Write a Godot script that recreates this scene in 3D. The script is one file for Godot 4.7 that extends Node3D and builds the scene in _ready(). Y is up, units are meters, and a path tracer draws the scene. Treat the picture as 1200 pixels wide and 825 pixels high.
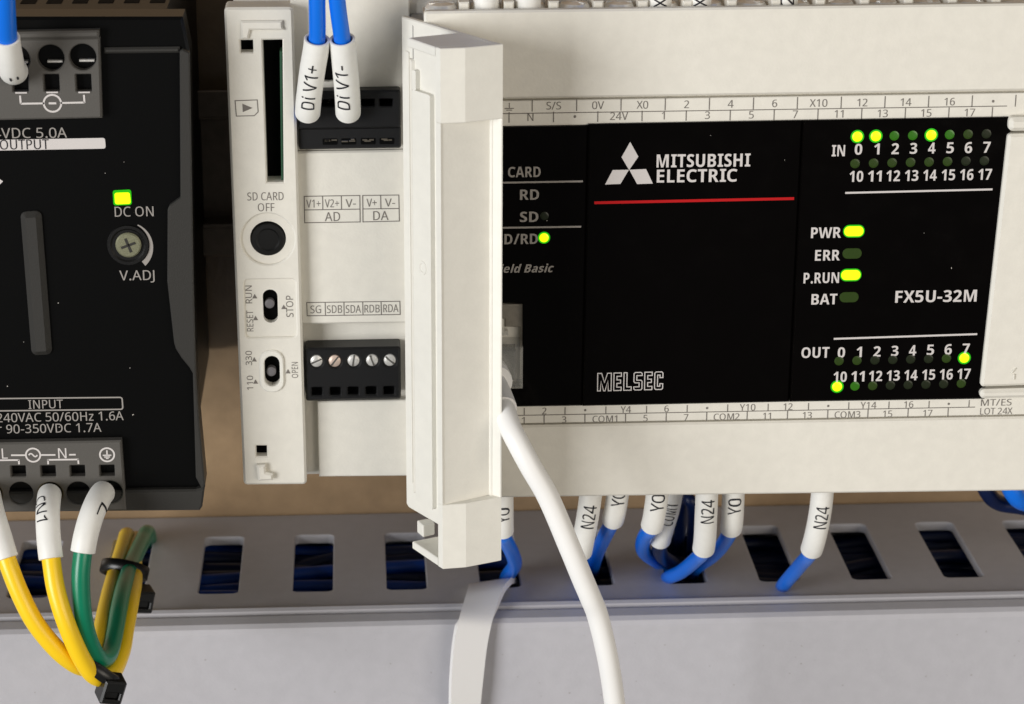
extends Node3D
# Close-up of a control cabinet: a cream programmable controller with its left flap open, a black power
# supply, wires and a slotted wiring duct. All shapes are laid out in millimetres and scaled to metres.

const MM := 0.001
var M := {}
var fonts := {}
var glyphs := {}
var taken := {}


func _ready() -> void:
	# ---- camera
	var cam := Camera3D.new()
	cam.name = "camera"
	add_child(cam)
	cam.transform = Transform3D(Basis(Vector3(0.99799877, 0.00451062, 0.06307222), Vector3(0.01603719, 0.9467847, -0.32146778), Vector3(-0.06116583, 0.32183595, 0.94481763)).orthonormalized(), Vector3(-26.641, 140.177, 411.521) * MM)
	cam.keep_aspect = Camera3D.KEEP_HEIGHT
	cam.fov = 16.2164
	var lens := CameraAttributesPhysical.new()
	lens.frustum_focal_length = 84.23
	lens.frustum_focus_distance = 0.432
	lens.frustum_near = 0.02
	lens.frustum_far = 20.0
	lens.exposure_aperture = 40.0
	cam.attributes = lens
	cam.near = 0.02
	cam.far = 20.0
	cam.current = true
	# ---- the light of the room
	var we := WorldEnvironment.new()
	we.name = "room_environment"
	var env := Environment.new()
	env.background_mode = Environment.BG_COLOR
	env.background_color = Color(0.125, 0.124, 0.12).linear_to_srgb()
	env.tonemap_mode = Environment.TONE_MAPPER_LINEAR
	env.tonemap_exposure = 1.3
	env.ssao_enabled = true
	env.ssil_enabled = true
	env.sdfgi_enabled = true
	we.environment = env
	add_child(we)
	area_lamp("window_lamp", Vector3(-1.5, 0.14, 1.4), Vector3(0.0, 0.0, 0.0), Vector2(1.0, 1.1), Color(1.0, 1.0, 1.0), 3.25)
	area_lamp("room_lamp", Vector3(0.75, 0.16, 1.0), Vector3(0.03, 0.0, 0.0), Vector2(0.9, 0.6), Color(1.0, 0.955, 0.89), 0.5)

	materials()
	setting()
	controller()
	power_supply()
	wiring()


func area_lamp(called: String, at: Vector3, to: Vector3, size: Vector2, color: Color, energy: float) -> void:
	var l := AreaLight3D.new()
	l.name = called
	add_child(l)
	l.look_at_from_position(at, to, Vector3.UP)
	l.area_size = size
	l.area_normalize_energy = true
	l.light_color = color
	l.light_energy = energy
	l.area_range = 8.0
	l.shadow_enabled = true


# ------------------------------------------------------------------ materials
func noise_tex(freq: float, seed_: int, as_normal := false, lo := 0.0, hi := 1.0, oct := 4) -> NoiseTexture2D:
	var n := FastNoiseLite.new()
	n.noise_type = FastNoiseLite.TYPE_SIMPLEX_SMOOTH
	n.seed = seed_
	n.frequency = freq
	n.fractal_octaves = oct
	var t := NoiseTexture2D.new()
	t.width = 512
	t.height = 512
	t.seamless = true
	t.noise = n
	if as_normal:
		t.as_normal_map = true
		t.bump_strength = 2.0
	else:
		var g := Gradient.new()
		g.set_color(0, Color(lo, lo, lo))
		g.set_color(1, Color(hi, hi, hi))
		t.color_ramp = g
	return t


func mat(called: String, c: Color, rough: float, metal := 0.0, spec := 0.5) -> StandardMaterial3D:
	var m := StandardMaterial3D.new()
	m.resource_name = called
	m.albedo_color = c
	m.roughness = rough
	m.metallic = metal
	m.metallic_specular = spec
	M[called] = m
	return m


func grained(m: StandardMaterial3D, per_metre: float, normal: float, grain: Texture2D, smudge: Texture2D = null) -> void:
	m.uv1_triplanar = true
	m.uv1_world_triplanar = true
	m.uv1_scale = Vector3.ONE * per_metre
	if normal > 0.0:
		m.normal_enabled = true
		m.normal_texture = grain
		m.normal_scale = normal
	if smudge:
		m.albedo_texture = smudge


func glow(called: String, c: Color, e: float, energy: float, body: Color) -> void:
	var m := mat(called, body, 0.3)
	m.emission_enabled = true
	m.emission = c
	m.emission_energy_multiplier = energy


func materials() -> void:
	var grain := noise_tex(0.09, 3, true)
	var smudge := noise_tex(0.02, 7, false, 0.972, 1.0)
	var blotch := noise_tex(0.02, 11, false, 0.90, 1.0)
	grained(mat("cream", Color(0.885, 0.87, 0.83), 0.55, 0.0, 0.45), 28.0, 0.12, grain, smudge)
	grained(mat("cream_flap", Color(0.91, 0.90, 0.865), 0.5, 0.0, 0.45), 28.0, 0.1, grain, smudge)
	grained(mat("grey_plastic", Color(0.62, 0.61, 0.59), 0.5), 28.0, 0.12, grain, smudge)
	grained(mat("duct_grey", Color(0.71, 0.705, 0.725), 0.5, 0.0, 0.4), 22.0, 0.1, grain, smudge)
	var gloss := mat("black_gloss", Color(0.022, 0.017, 0.016), 1.0, 0.0, 0.2)
	gloss.roughness_texture = noise_tex(0.015, 19, false, 0.06, 0.24)
	grained(gloss, 18.0, 0.0, grain)
	grained(mat("black_plastic", Color(0.055, 0.053, 0.052), 0.42, 0.0, 0.4), 60.0, 0.25, grain)
	grained(mat("black_connector", Color(0.075, 0.075, 0.08), 0.45, 0.0, 0.4), 60.0, 0.2, grain)
	mat("dark_hole", Color(0.02, 0.02, 0.02), 0.8, 0.0, 0.2)
	grained(mat("supply_panel", Color(0.02, 0.02, 0.02), 0.3, 0.0, 0.3), 40.0, 0.1, grain)
	grained(mat("supply_frame", Color(0.19, 0.185, 0.175), 0.5, 0.0, 0.4), 60.0, 0.3, grain)
	grained(mat("terminal_grey", Color(0.33, 0.32, 0.305), 0.55, 0.0, 0.4), 60.0, 0.25, grain)
	var steel := mat("steel", Color(0.72, 0.68, 0.62), 0.28, 1.0)
	grained(steel, 60.0, 0.3, grain, blotch)
	mat("chrome", Color(0.86, 0.84, 0.8), 0.16, 1.0)
	mat("copper", Color(0.90, 0.81, 0.75), 0.38, 0.55)
	grained(mat("beige_plate", Color(0.64, 0.54, 0.42), 0.25, 0.0, 0.6), 14.0, 0.08, grain, blotch)
	grained(mat("rail_steel", Color(0.55, 0.5, 0.45), 0.4, 0.7), 30.0, 0.1, grain, blotch)
	var sl := mat("white_sleeve", Color(0.93, 0.925, 0.905), 0.42, 0.0, 0.45)
	sl.subsurf_scatter_enabled = false
	grained(sl, 60.0, 0.08, grain, smudge)
	mat("white_cable", Color(0.945, 0.94, 0.93), 0.4, 0.0, 0.45)
	mat("flat_white", Color(0.91, 0.905, 0.90), 0.5, 0.0, 0.4)
	mat("blue_wire", Color(0.02, 0.43, 0.88), 0.32, 0.0, 0.5)
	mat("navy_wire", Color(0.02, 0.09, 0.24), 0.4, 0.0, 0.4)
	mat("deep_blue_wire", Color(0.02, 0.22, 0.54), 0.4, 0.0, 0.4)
	mat("teal_wire", Color(0.02, 0.34, 0.30), 0.4, 0.0, 0.4)
	mat("yellow_wire", Color(0.98, 0.81, 0.11), 0.33, 0.0, 0.5)
	mat("green_wire", Color(0.0, 0.47, 0.34), 0.3, 0.0, 0.5)
	mat("tie_black", Color(0.05, 0.05, 0.05), 0.35, 0.0, 0.5)
	mat("print_white", Color(0.80, 0.78, 0.77), 0.6, 0.0, 0.2)
	mat("print_dim", Color(0.60, 0.58, 0.56), 0.6, 0.0, 0.2)
	mat("print_grey", Color(0.47, 0.45, 0.43), 0.6, 0.0, 0.2)
	mat("print_black", Color(0.15, 0.15, 0.17), 0.6, 0.0, 0.2)
	mat("print_red", Color(0.70, 0.11, 0.12), 0.6, 0.0, 0.2)
	mat("pcb_green", Color(0.15, 0.32, 0.22), 0.5)
	mat("clear_plug", Color(0.40, 0.40, 0.385), 0.1, 0.0, 0.7)
	grained(mat("silver", Color(0.93, 0.92, 0.90), 0.33, 0.5), 120.0, 0.5, grain, blotch)
	grained(mat("trimmer_metal", Color(0.52, 0.52, 0.42), 0.4, 0.35), 220.0, 0.8, grain, blotch)
	var clear_plastic := mat("clear_plastic", Color(0.70, 0.70, 0.68, 0.30), 0.08, 0.0, 0.7)
	clear_plastic.transparency = BaseMaterial3D.TRANSPARENCY_ALPHA
	mat("dust", Color(0.75, 0.73, 0.70), 0.9, 0.0, 0.2)
	mat("grime", Color(0.60, 0.585, 0.58), 0.8, 0.0, 0.2)
	mat("knob_grey", Color(0.42, 0.41, 0.42), 0.5)
	glow("led_lit", Color(0.88, 1.0, 0.0), 1.0, 1.15, Color(0.3, 0.5, 0.05))
	glow("led_halo", Color(0.16, 0.85, 0.0), 1.0, 0.55, Color(0.05, 0.2, 0.02))
	glow("led_bleed", Color(0.30, 0.75, 0.0), 1.0, 0.16, Color(0.10, 0.2, 0.03))
	mat("led_dim", Color(0.16, 0.24, 0.06), 0.35, 0.0, 0.4)
	mat("led_off", Color(0.10, 0.13, 0.06), 0.35, 0.0, 0.4)


# ------------------------------------------------------------------ things and parts
func numbered(called: String) -> String:
	var k: int = taken.get(called, 0)
	taken[called] = k + 1
	return called if k == 0 else "%s_%03d" % [called, k]


func thing(called: String, label: String, category: String, at := Vector3.ZERO, group := "") -> Node3D:
	var o := Node3D.new()
	o.name = numbered(called)
	add_child(o, true)
	o.position = at * MM
	o.set_meta("label", label)
	o.set_meta("category", category)
	o.set_meta("kind", "thing")
	if group:
		o.set_meta("group", group)
	return o


# commits a SurfaceTool (laid out in world millimetres) as one named mesh under a thing or a part
func part(called: String, st: SurfaceTool, m: String, parent: Node3D, label := "") -> MeshInstance3D:
	st.generate_normals()
	var o := MeshInstance3D.new()
	o.mesh = st.commit()
	o.name = called
	o.material_override = M[m]
	parent.add_child(o, true)
	var base := Vector3.ZERO
	var p: Node = parent
	while p != self:
		base += (p as Node3D).position
		p = p.get_parent()
	o.position = -base
	if label:
		o.set_meta("label", label)
	return o


# ------------------------------------------------------------------ mesh helpers (millimetres in, metres out)
func ns() -> SurfaceTool:
	var st := SurfaceTool.new()
	st.begin(Mesh.PRIMITIVE_TRIANGLES)
	st.set_smooth_group(-1)
	return st


func tri(st: SurfaceTool, a: Vector3, b: Vector3, c: Vector3) -> void:   # counter-clockwise seen from outside
	st.add_vertex(a * MM)
	st.add_vertex(c * MM)
	st.add_vertex(b * MM)


func quad(st: SurfaceTool, a: Vector3, b: Vector3, c: Vector3, d: Vector3) -> void:
	tri(st, a, b, c)
	tri(st, a, c, d)


func area(p: Array) -> float:
	var s := 0.0
	for i in p.size():
		s += (p[i] as Vector2).cross(p[(i + 1) % p.size()])
	return s * 0.5


func ccw(p: Array) -> Array:
	var q := p.duplicate()
	if area(q) < 0.0:
		q.reverse()
	return q


func inset(p: Array, d: float) -> Array:   # p counter-clockwise; d > 0 shrinks
	var out := []
	var n := p.size()
	for i in n:
		var a: Vector2 = p[(i + n - 1) % n]
		var b: Vector2 = p[i]
		var c: Vector2 = p[(i + 1) % n]
		var e := (b - a).normalized()
		var f := (c - b).normalized()
		var n1 := Vector2(-e.y, e.x)
		var n2 := Vector2(-f.y, f.x)
		var k := 1.0 + n1.dot(n2)
		out.append(b + (n1 + n2) * d / maxf(k, 0.3))
	return out


func rr(x0: float, y0: float, x1: float, y1: float, r: float, n := 5) -> Array:
	var out := []
	var cs := [Vector2(x1 - r, y1 - r), Vector2(x0 + r, y1 - r), Vector2(x0 + r, y0 + r), Vector2(x1 - r, y0 + r)]
	for k in 4:
		for i in n + 1:
			var a := PI * 0.5 * (k + float(i) / n)
			out.append(cs[k] + Vector2(cos(a), sin(a)) * r)
	return out


func rquad(q: Array, r: float, n := 4) -> Array:   # any convex polygon with its corners rounded
	var p := ccw(q)
	var out := []
	var m := p.size()
	for i in m:
		var b: Vector2 = p[i]
		var u := ((p[(i + m - 1) % m] as Vector2) - b).normalized()
		var v := ((p[(i + 1) % m] as Vector2) - b).normalized()
		var h := acos(clampf(u.dot(v), -1.0, 1.0)) * 0.5
		var c := b + (u + v).normalized() * r / sin(h)
		var a0 := (b + u * r / tan(h) - c).angle()
		var a1 := (b + v * r / tan(h) - c).angle()
		for k in n + 1:
			out.append(c + Vector2.from_angle(lerp_angle(a0, a1, float(k) / n)) * r)
	return out


func circ(c: Vector2, r: float, n := 28, sy := 1.0) -> Array:
	var out := []
	for i in n:
		var a := TAU * i / n
		out.append(c + Vector2(cos(a) * r, sin(a) * r * sy))
	return out


func merged(outer: Array, holes: Array) -> PackedVector2Array:   # one outline that runs into each hole and back
	var poly := outer.duplicate()
	var rest := holes.duplicate()
	rest.sort_custom(func(a, b): return right_of(a) > right_of(b))
	var spent := {}
	for h in rest:
		var hole: Array = ccw(h)
		hole.reverse()
		var best := 1e18
		var bi := 0
		var bj := 0
		var every := []
		for h2 in rest:
			every.append(h2)
		for i in poly.size():
			for j in hole.size():
				var d: float = (poly[i] as Vector2).distance_squared_to(hole[j])
				if d < best and not spent.has(poly[i]) and clear(poly[i], hole[j], poly, every):
					best = d
					bi = i
					bj = j
		var ring := []
		for k in hole.size() + 1:
			ring.append(hole[(bj + k) % hole.size()])
		var eps := ((ring[0] as Vector2) - (poly[bi] as Vector2)).orthogonal().normalized() * 0.003
		var tail := [ring[ring.size() - 1] + eps, poly[bi] + eps]
		for v in [ring[0], poly[bi], tail[0], tail[1]]:
			spent[v] = true
		ring[ring.size() - 1] = tail[0]
		ring.append(tail[1])
		poly = poly.slice(0, bi + 1) + ring + poly.slice(bi + 1)
	return PackedVector2Array(poly)


func right_of(p: Array) -> float:
	var m := -1e9
	for v in p:
		m = maxf(m, v.x)
	return m


func clear(a: Vector2, b: Vector2, poly: Array, holes: Array) -> bool:
	var p := a.lerp(b, 0.0005)
	var q := a.lerp(b, 0.9995)
	for o in [poly] + holes:
		for i in o.size():
			if Geometry2D.segment_intersects_segment(p, q, o[i], o[(i + 1) % o.size()]) != null:
				return false
	return true


func cap(st: SurfaceTool, outer: Array, holes: Array, z: float, front: bool, t: Transform3D) -> void:
	var pts := merged(outer, holes) if holes else PackedVector2Array(outer)
	var ix := Geometry2D.triangulate_polygon(pts)
	if ix.is_empty():   # a dense Delaunay mesh, of which the triangles in the solid part are kept
		pts = PackedVector2Array()
		for o in [outer] + holes:
			for i in o.size():
				var n := maxi(1, ceili((o[i] as Vector2).distance_to(o[(i + 1) % o.size()]) / 0.7))
				for m in n:
					pts.append((o[i] as Vector2).lerp(o[(i + 1) % o.size()], float(m) / n))
		ix = Geometry2D.triangulate_delaunay(pts)
		var kept := PackedInt32Array()
		for k in range(0, ix.size(), 3):
			var mid := (pts[ix[k]] + pts[ix[k + 1]] + pts[ix[k + 2]]) / 3.0
			var solid := Geometry2D.is_point_in_polygon(mid, PackedVector2Array(outer))
			for h in holes:
				solid = solid and not Geometry2D.is_point_in_polygon(mid, PackedVector2Array(h))
			if solid:
				kept.append_array([ix[k], ix[k + 1], ix[k + 2]])
		ix = kept
	for k in range(0, ix.size(), 3):
		var a := pts[ix[k]]
		var b := pts[ix[k + 1]]
		var c := pts[ix[k + 2]]
		if ((b - a).cross(c - a) > 0.0) != front:
			var s := b
			b = c
			c = s
		tri(st, t * Vector3(a.x, a.y, z), t * Vector3(b.x, b.y, z), t * Vector3(c.x, c.y, z))


func wall(st: SurfaceTool, p: Array, za: float, q: Array, zb: float, t: Transform3D, inward := false) -> void:
	var n := p.size()
	for i in n:
		var j := (i + 1) % n
		var a := t * Vector3(p[i].x, p[i].y, za)
		var b := t * Vector3(p[j].x, p[j].y, za)
		var c := t * Vector3(q[j].x, q[j].y, zb)
		var d := t * Vector3(q[i].x, q[i].y, zb)
		if inward:
			quad(st, b, a, d, c)
		else:
			quad(st, a, b, c, d)


# an extruded outline with chamfered front edges (and back ones if both), pierced by holes
func prism(st: SurfaceTool, outline: Array, z0: float, z1: float, ch := 0.2, holes := [], t := Transform3D.IDENTITY, both := false) -> void:
	if t.basis.determinant() < 0.0:
		t = t * Transform3D(Basis.from_scale(Vector3(1, 1, -1)), Vector3.ZERO)
		var s := z0
		z0 = -z1
		z1 = -s
	var p := ccw(outline)
	var f := inset(p, ch) if ch > 0.0 else p
	var zb := z0 + (ch if both else 0.0)
	var g := f if both else p
	wall(st, p, zb, p, z1 - ch, t)
	if ch > 0.0:
		wall(st, p, z1 - ch, f, z1, t)
	if both and ch > 0.0:
		wall(st, f, z0, p, zb, t)
	var hf := []
	var hb := []
	for h in holes:
		var hp := ccw(h)
		var hw := inset(hp, -ch * 0.6) if ch > 0.0 else hp
		wall(st, hp, z0, hp, z1 - ch * 0.6, t, true)
		if ch > 0.0:
			wall(st, hp, z1 - ch * 0.6, hw, z1, t, true)
		hf.append(hw)
		hb.append(hp)
	cap(st, f, hf, z1, true, t)
	cap(st, g, hb, z0, false, t)


func box(st: SurfaceTool, lo: Vector3, hi: Vector3, ch := 0.2) -> void:
	prism(st, [Vector2(lo.x, lo.y), Vector2(hi.x, lo.y), Vector2(hi.x, hi.y), Vector2(lo.x, hi.y)], lo.z, hi.z, ch, [], Transform3D.IDENTITY, true)


const UPRIGHT := Transform3D(Basis(Vector3(1, 0, 0), Vector3(0, 0, 1), Vector3(0, 1, 0)), Vector3.ZERO)   # outline in (x, z), height along y


func lathe(st: SurfaceTool, t: Transform3D, prof: Array, n := 24) -> void:   # profile of (radius, height) along local z
	for k in prof.size() - 1:
		st.set_smooth_group(k + 1)
		var a: Vector2 = prof[k]
		var b: Vector2 = prof[k + 1]
		for i in n:
			var u := TAU * i / n
			var v := TAU * (i + 1) / n
			var p := t * Vector3(cos(u) * a.x, sin(u) * a.x, a.y)
			var q := t * Vector3(cos(v) * a.x, sin(v) * a.x, a.y)
			var r := t * Vector3(cos(v) * b.x, sin(v) * b.x, b.y)
			var s := t * Vector3(cos(u) * b.x, sin(u) * b.x, b.y)
			if a.x > 0.0001:
				tri(st, p, q, r)
			if b.x > 0.0001:
				tri(st, p, r, s)
	st.set_smooth_group(-1)


func spline(p: Array, per := 8) -> Array:
	var out := []
	var n := p.size()
	for i in n - 1:
		var a: Vector3 = p[maxi(i - 1, 0)]
		var b: Vector3 = p[i]
		var c: Vector3 = p[i + 1]
		var d: Vector3 = p[mini(i + 2, n - 1)]
		for k in per:
			var u := float(k) / per
			out.append(0.5 * (2.0 * b + (c - a) * u + (2.0 * a - 5.0 * b + 4.0 * c - d) * u * u + (3.0 * b - a - 3.0 * c + d) * u * u * u))
	out.append(p[n - 1])
	return out


func rings(p: Array, r: float, segs: int, flat := 1.0) -> Array:
	var out := []
	var side := Vector3.ZERO
	for i in p.size():
		var d := ((p[mini(i + 1, p.size() - 1)] as Vector3) - (p[maxi(i - 1, 0)] as Vector3)).normalized()
		if i == 0:
			side = d.cross(Vector3(0.1, 0.2, 1.0)).normalized()
		side = (side - d * side.dot(d)).normalized()
		var up := side.cross(d)
		var ring := []
		for k in segs:
			var a := TAU * k / segs
			ring.append((p[i] as Vector3) + side * cos(a) * r + up * sin(a) * r * flat)
		out.append(ring)
	return out


func skin(st: SurfaceTool, rs: Array, inward := false) -> void:
	for i in rs.size() - 1:
		var n: int = rs[i].size()
		for k in n:
			var j := (k + 1) % n
			if inward:
				quad(st, rs[i][k], rs[i][j], rs[i + 1][j], rs[i + 1][k])
			else:
				quad(st, rs[i][j], rs[i][k], rs[i + 1][k], rs[i + 1][j])


func tube(st: SurfaceTool, p: Array, r: float, segs := 16) -> void:
	st.set_smooth_group(1)
	skin(st, rings(p, r, segs))
	st.set_smooth_group(-1)
	for e in [0, p.size() - 1]:
		var ring: Array = rings(p, r, segs)[e]
		for k in segs:
			var j := (k + 1) % segs
			if e == 0:
				tri(st, p[0], ring[k], ring[j])
			else:
				tri(st, p[e], ring[j], ring[k])


# a hollow sleeve with rounded rims
func sleeve(st: SurfaceTool, p: Array, r: float, r_in: float, segs := 24, squash := 1.0) -> void:
	var d0 := ((p[1] as Vector3) - (p[0] as Vector3)).normalized()
	var d1 := ((p[p.size() - 1] as Vector3) - (p[p.size() - 2] as Vector3)).normalized()
	var o := rings(p, r, segs, squash)
	var i := rings(p, r_in, segs, squash)
	var m := rings(p, (r + r_in) * 0.5, segs, squash)
	var first := []
	var last := []
	var lift := (r - r_in) * 0.25
	for k in segs:
		first.append(m[0][k] - d0 * lift)
		last.append(m[m.size() - 1][k] + d1 * lift)
	st.set_smooth_group(2)
	skin(st, o)
	st.set_smooth_group(4)
	skin(st, [i[0], first, o[0]])
	skin(st, [o[o.size() - 1], last, i[i.size() - 1]])
	st.set_smooth_group(3)
	skin(st, i, true)
	st.set_smooth_group(-1)


# ------------------------------------------------------------------ print
func font(bold: bool) -> SystemFont:
	if not fonts.has(bold):
		var f := SystemFont.new()
		f.font_names = PackedStringArray(["Droid Sans"])
		f.font_weight = 700 if bold else 400
		fonts[bold] = f
	return fonts[bold]


func glyph_points(s: String, bold: bool) -> PackedVector2Array:   # triangles of a word, cap height 1, centred
	var key := s + ("b" if bold else "r")
	if glyphs.has(key):
		return glyphs[key]
	var cap_of := []
	var words := []
	for w in ["H", s]:
		var t := TextMesh.new()
		t.font = font(bold)
		t.font_size = 48
		t.pixel_size = 1.0
		t.depth = 0.0
		t.curve_step = 2.0
		t.text = w
		var a := t.get_mesh_arrays()
		var v: PackedVector3Array = a[Mesh.ARRAY_VERTEX]
		var ix: PackedInt32Array = a[Mesh.ARRAY_INDEX] if a[Mesh.ARRAY_INDEX] != null else PackedInt32Array(range(v.size()))
		var nv: PackedVector3Array = a[Mesh.ARRAY_NORMAL]
		var pts := PackedVector2Array()
		for k in range(0, ix.size() - 2, 3):
			if nv[ix[k]].z < 0.5:
				continue
			for m in 3:
				pts.append(Vector2(v[ix[k + m]].x, v[ix[k + m]].y))
		words.append(pts)
	var lo := 1e9
	var hi := -1e9
	for v in words[0]:
		lo = minf(lo, v.y)
		hi = maxf(hi, v.y)
	var x0 := 1e9
	var x1 := -1e9
	for v in words[1]:
		x0 = minf(x0, v.x)
		x1 = maxf(x1, v.x)
	var out := PackedVector2Array()
	for v in words[1]:
		out.append((v - Vector2((x0 + x1) * 0.5, (lo + hi) * 0.5)) / (hi - lo))
	glyphs[key] = out
	return out


# a word printed flat: its centre, cap height, width (0 keeps the font's own), turn in degrees, slant
func word(parent: Node3D, s: String, at: Vector3, h: float, w := 0.0, m := "print_white", bold := false, turn := 0.0, slant := 0.0, called := "lettering") -> void:
	var g := glyph_points(s, bold)
	var x1 := 0.0
	for v in g:
		x1 = maxf(x1, absf(v.x))
	var sx := h if w <= 0.0 else w / (2.0 * x1)
	var c := cos(deg_to_rad(turn))
	var sn := sin(deg_to_rad(turn))
	var st := ns()
	for k in range(0, g.size(), 3):
		var q := []
		for i in 3:
			var x := g[k + i].x * sx + g[k + i].y * h * slant
			var y := g[k + i].y * h
			q.append(at + Vector3(x * c - y * sn, x * sn + y * c, 0.05))
		if (q[1] - q[0]).cross(q[2] - q[0]).z < 0.0:
			q.reverse()
		tri(st, q[0], q[1], q[2])
	part(called, st, m, parent)


# a word wrapped on a sleeve that follows the points q; the letters read from its first point to its last
func wrapped(parent: Node3D, s: String, q: Array, r: float, at: float, h: float, w: float, face: Vector3) -> void:
	var g := glyph_points(s, false)
	var x1 := 0.0
	for v in g:
		x1 = maxf(x1, absf(v.x))
	var reach := [0.0]
	for i in range(1, q.size()):
		reach.append(reach[i - 1] + (q[i] as Vector3).distance_to(q[i - 1]))
	var total: float = reach[reach.size() - 1]
	var st := ns()
	var scale := Vector2(w / (2.0 * x1), h)
	var todo := []
	for k in range(0, g.size(), 3):
		todo.append([g[k], g[k + 1], g[k + 2]])
	while todo:
		var f: Array = todo.pop_back()
		var longest := 0
		var most := 0.0
		for i in 3:
			var e: float = (((f[i] as Vector2) - (f[(i + 1) % 3] as Vector2)) * scale).length()
			if e > most:
				most = e
				longest = i
		if most > 0.5:
			var mid: Vector2 = ((f[longest] as Vector2) + (f[(longest + 1) % 3] as Vector2)) * 0.5
			todo.append([f[longest], mid, f[(longest + 2) % 3]])
			todo.append([mid, f[(longest + 1) % 3], f[(longest + 2) % 3]])
			continue
		var c := []
		var nn := face
		for i in 3:
			var v: Vector2 = f[i]
			var l := at * total + v.x * w / (2.0 * x1)
			var j := 0
			while j < q.size() - 2 and reach[j + 1] < l:
				j += 1
			var a: Vector3 = q[j]
			var b: Vector3 = q[j + 1]
			var d := (b - a).normalized()
			var n := (face - d * face.dot(d)).normalized()
			var ang := v.y * h / r
			nn = n
			c.append(a + d * (l - reach[j]) + (n * cos(ang) + n.cross(d) * sin(ang)) * (r + 0.08))
		if (c[1] - c[0]).cross(c[2] - c[0]).dot(nn) < 0.0:
			c.reverse()
		tri(st, c[0], c[1], c[2])
	part("lettering", st, "print_black", parent)


func stroke(st: SurfaceTool, a: Vector3, b: Vector3, w: float) -> void:   # a printed line
	var d := (b - a).normalized()
	var s := Vector3(-d.y, d.x, 0.0) * w * 0.5
	var l := Vector3(0, 0, 0.05)
	quad(st, a - s + l, b - s + l, b + s + l, a + s + l)


func loop(st: SurfaceTool, p: Array, w: float, z: float, closed := true) -> void:   # a printed outline
	if closed:
		var c := ccw(p)
		wall(st, inset(c, -w * 0.5), z + 0.05, inset(c, w * 0.5), z + 0.05, Transform3D.IDENTITY)
		return
	var n := p.size()
	var l := []
	var r := []
	for i in n:
		var d: Vector2 = ((p[mini(i + 1, n - 1)] as Vector2) - (p[maxi(i - 1, 0)] as Vector2)).normalized()
		var s := Vector2(-d.y, d.x) * w * 0.5
		l.append(v3(p[i] + s, z + 0.05))
		r.append(v3(p[i] - s, z + 0.05))
	for i in n - 1:
		quad(st, r[i], r[i + 1], l[i + 1], l[i])


func v3(p: Vector2, z: float) -> Vector3:
	return Vector3(p.x, p.y, z)


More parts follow.
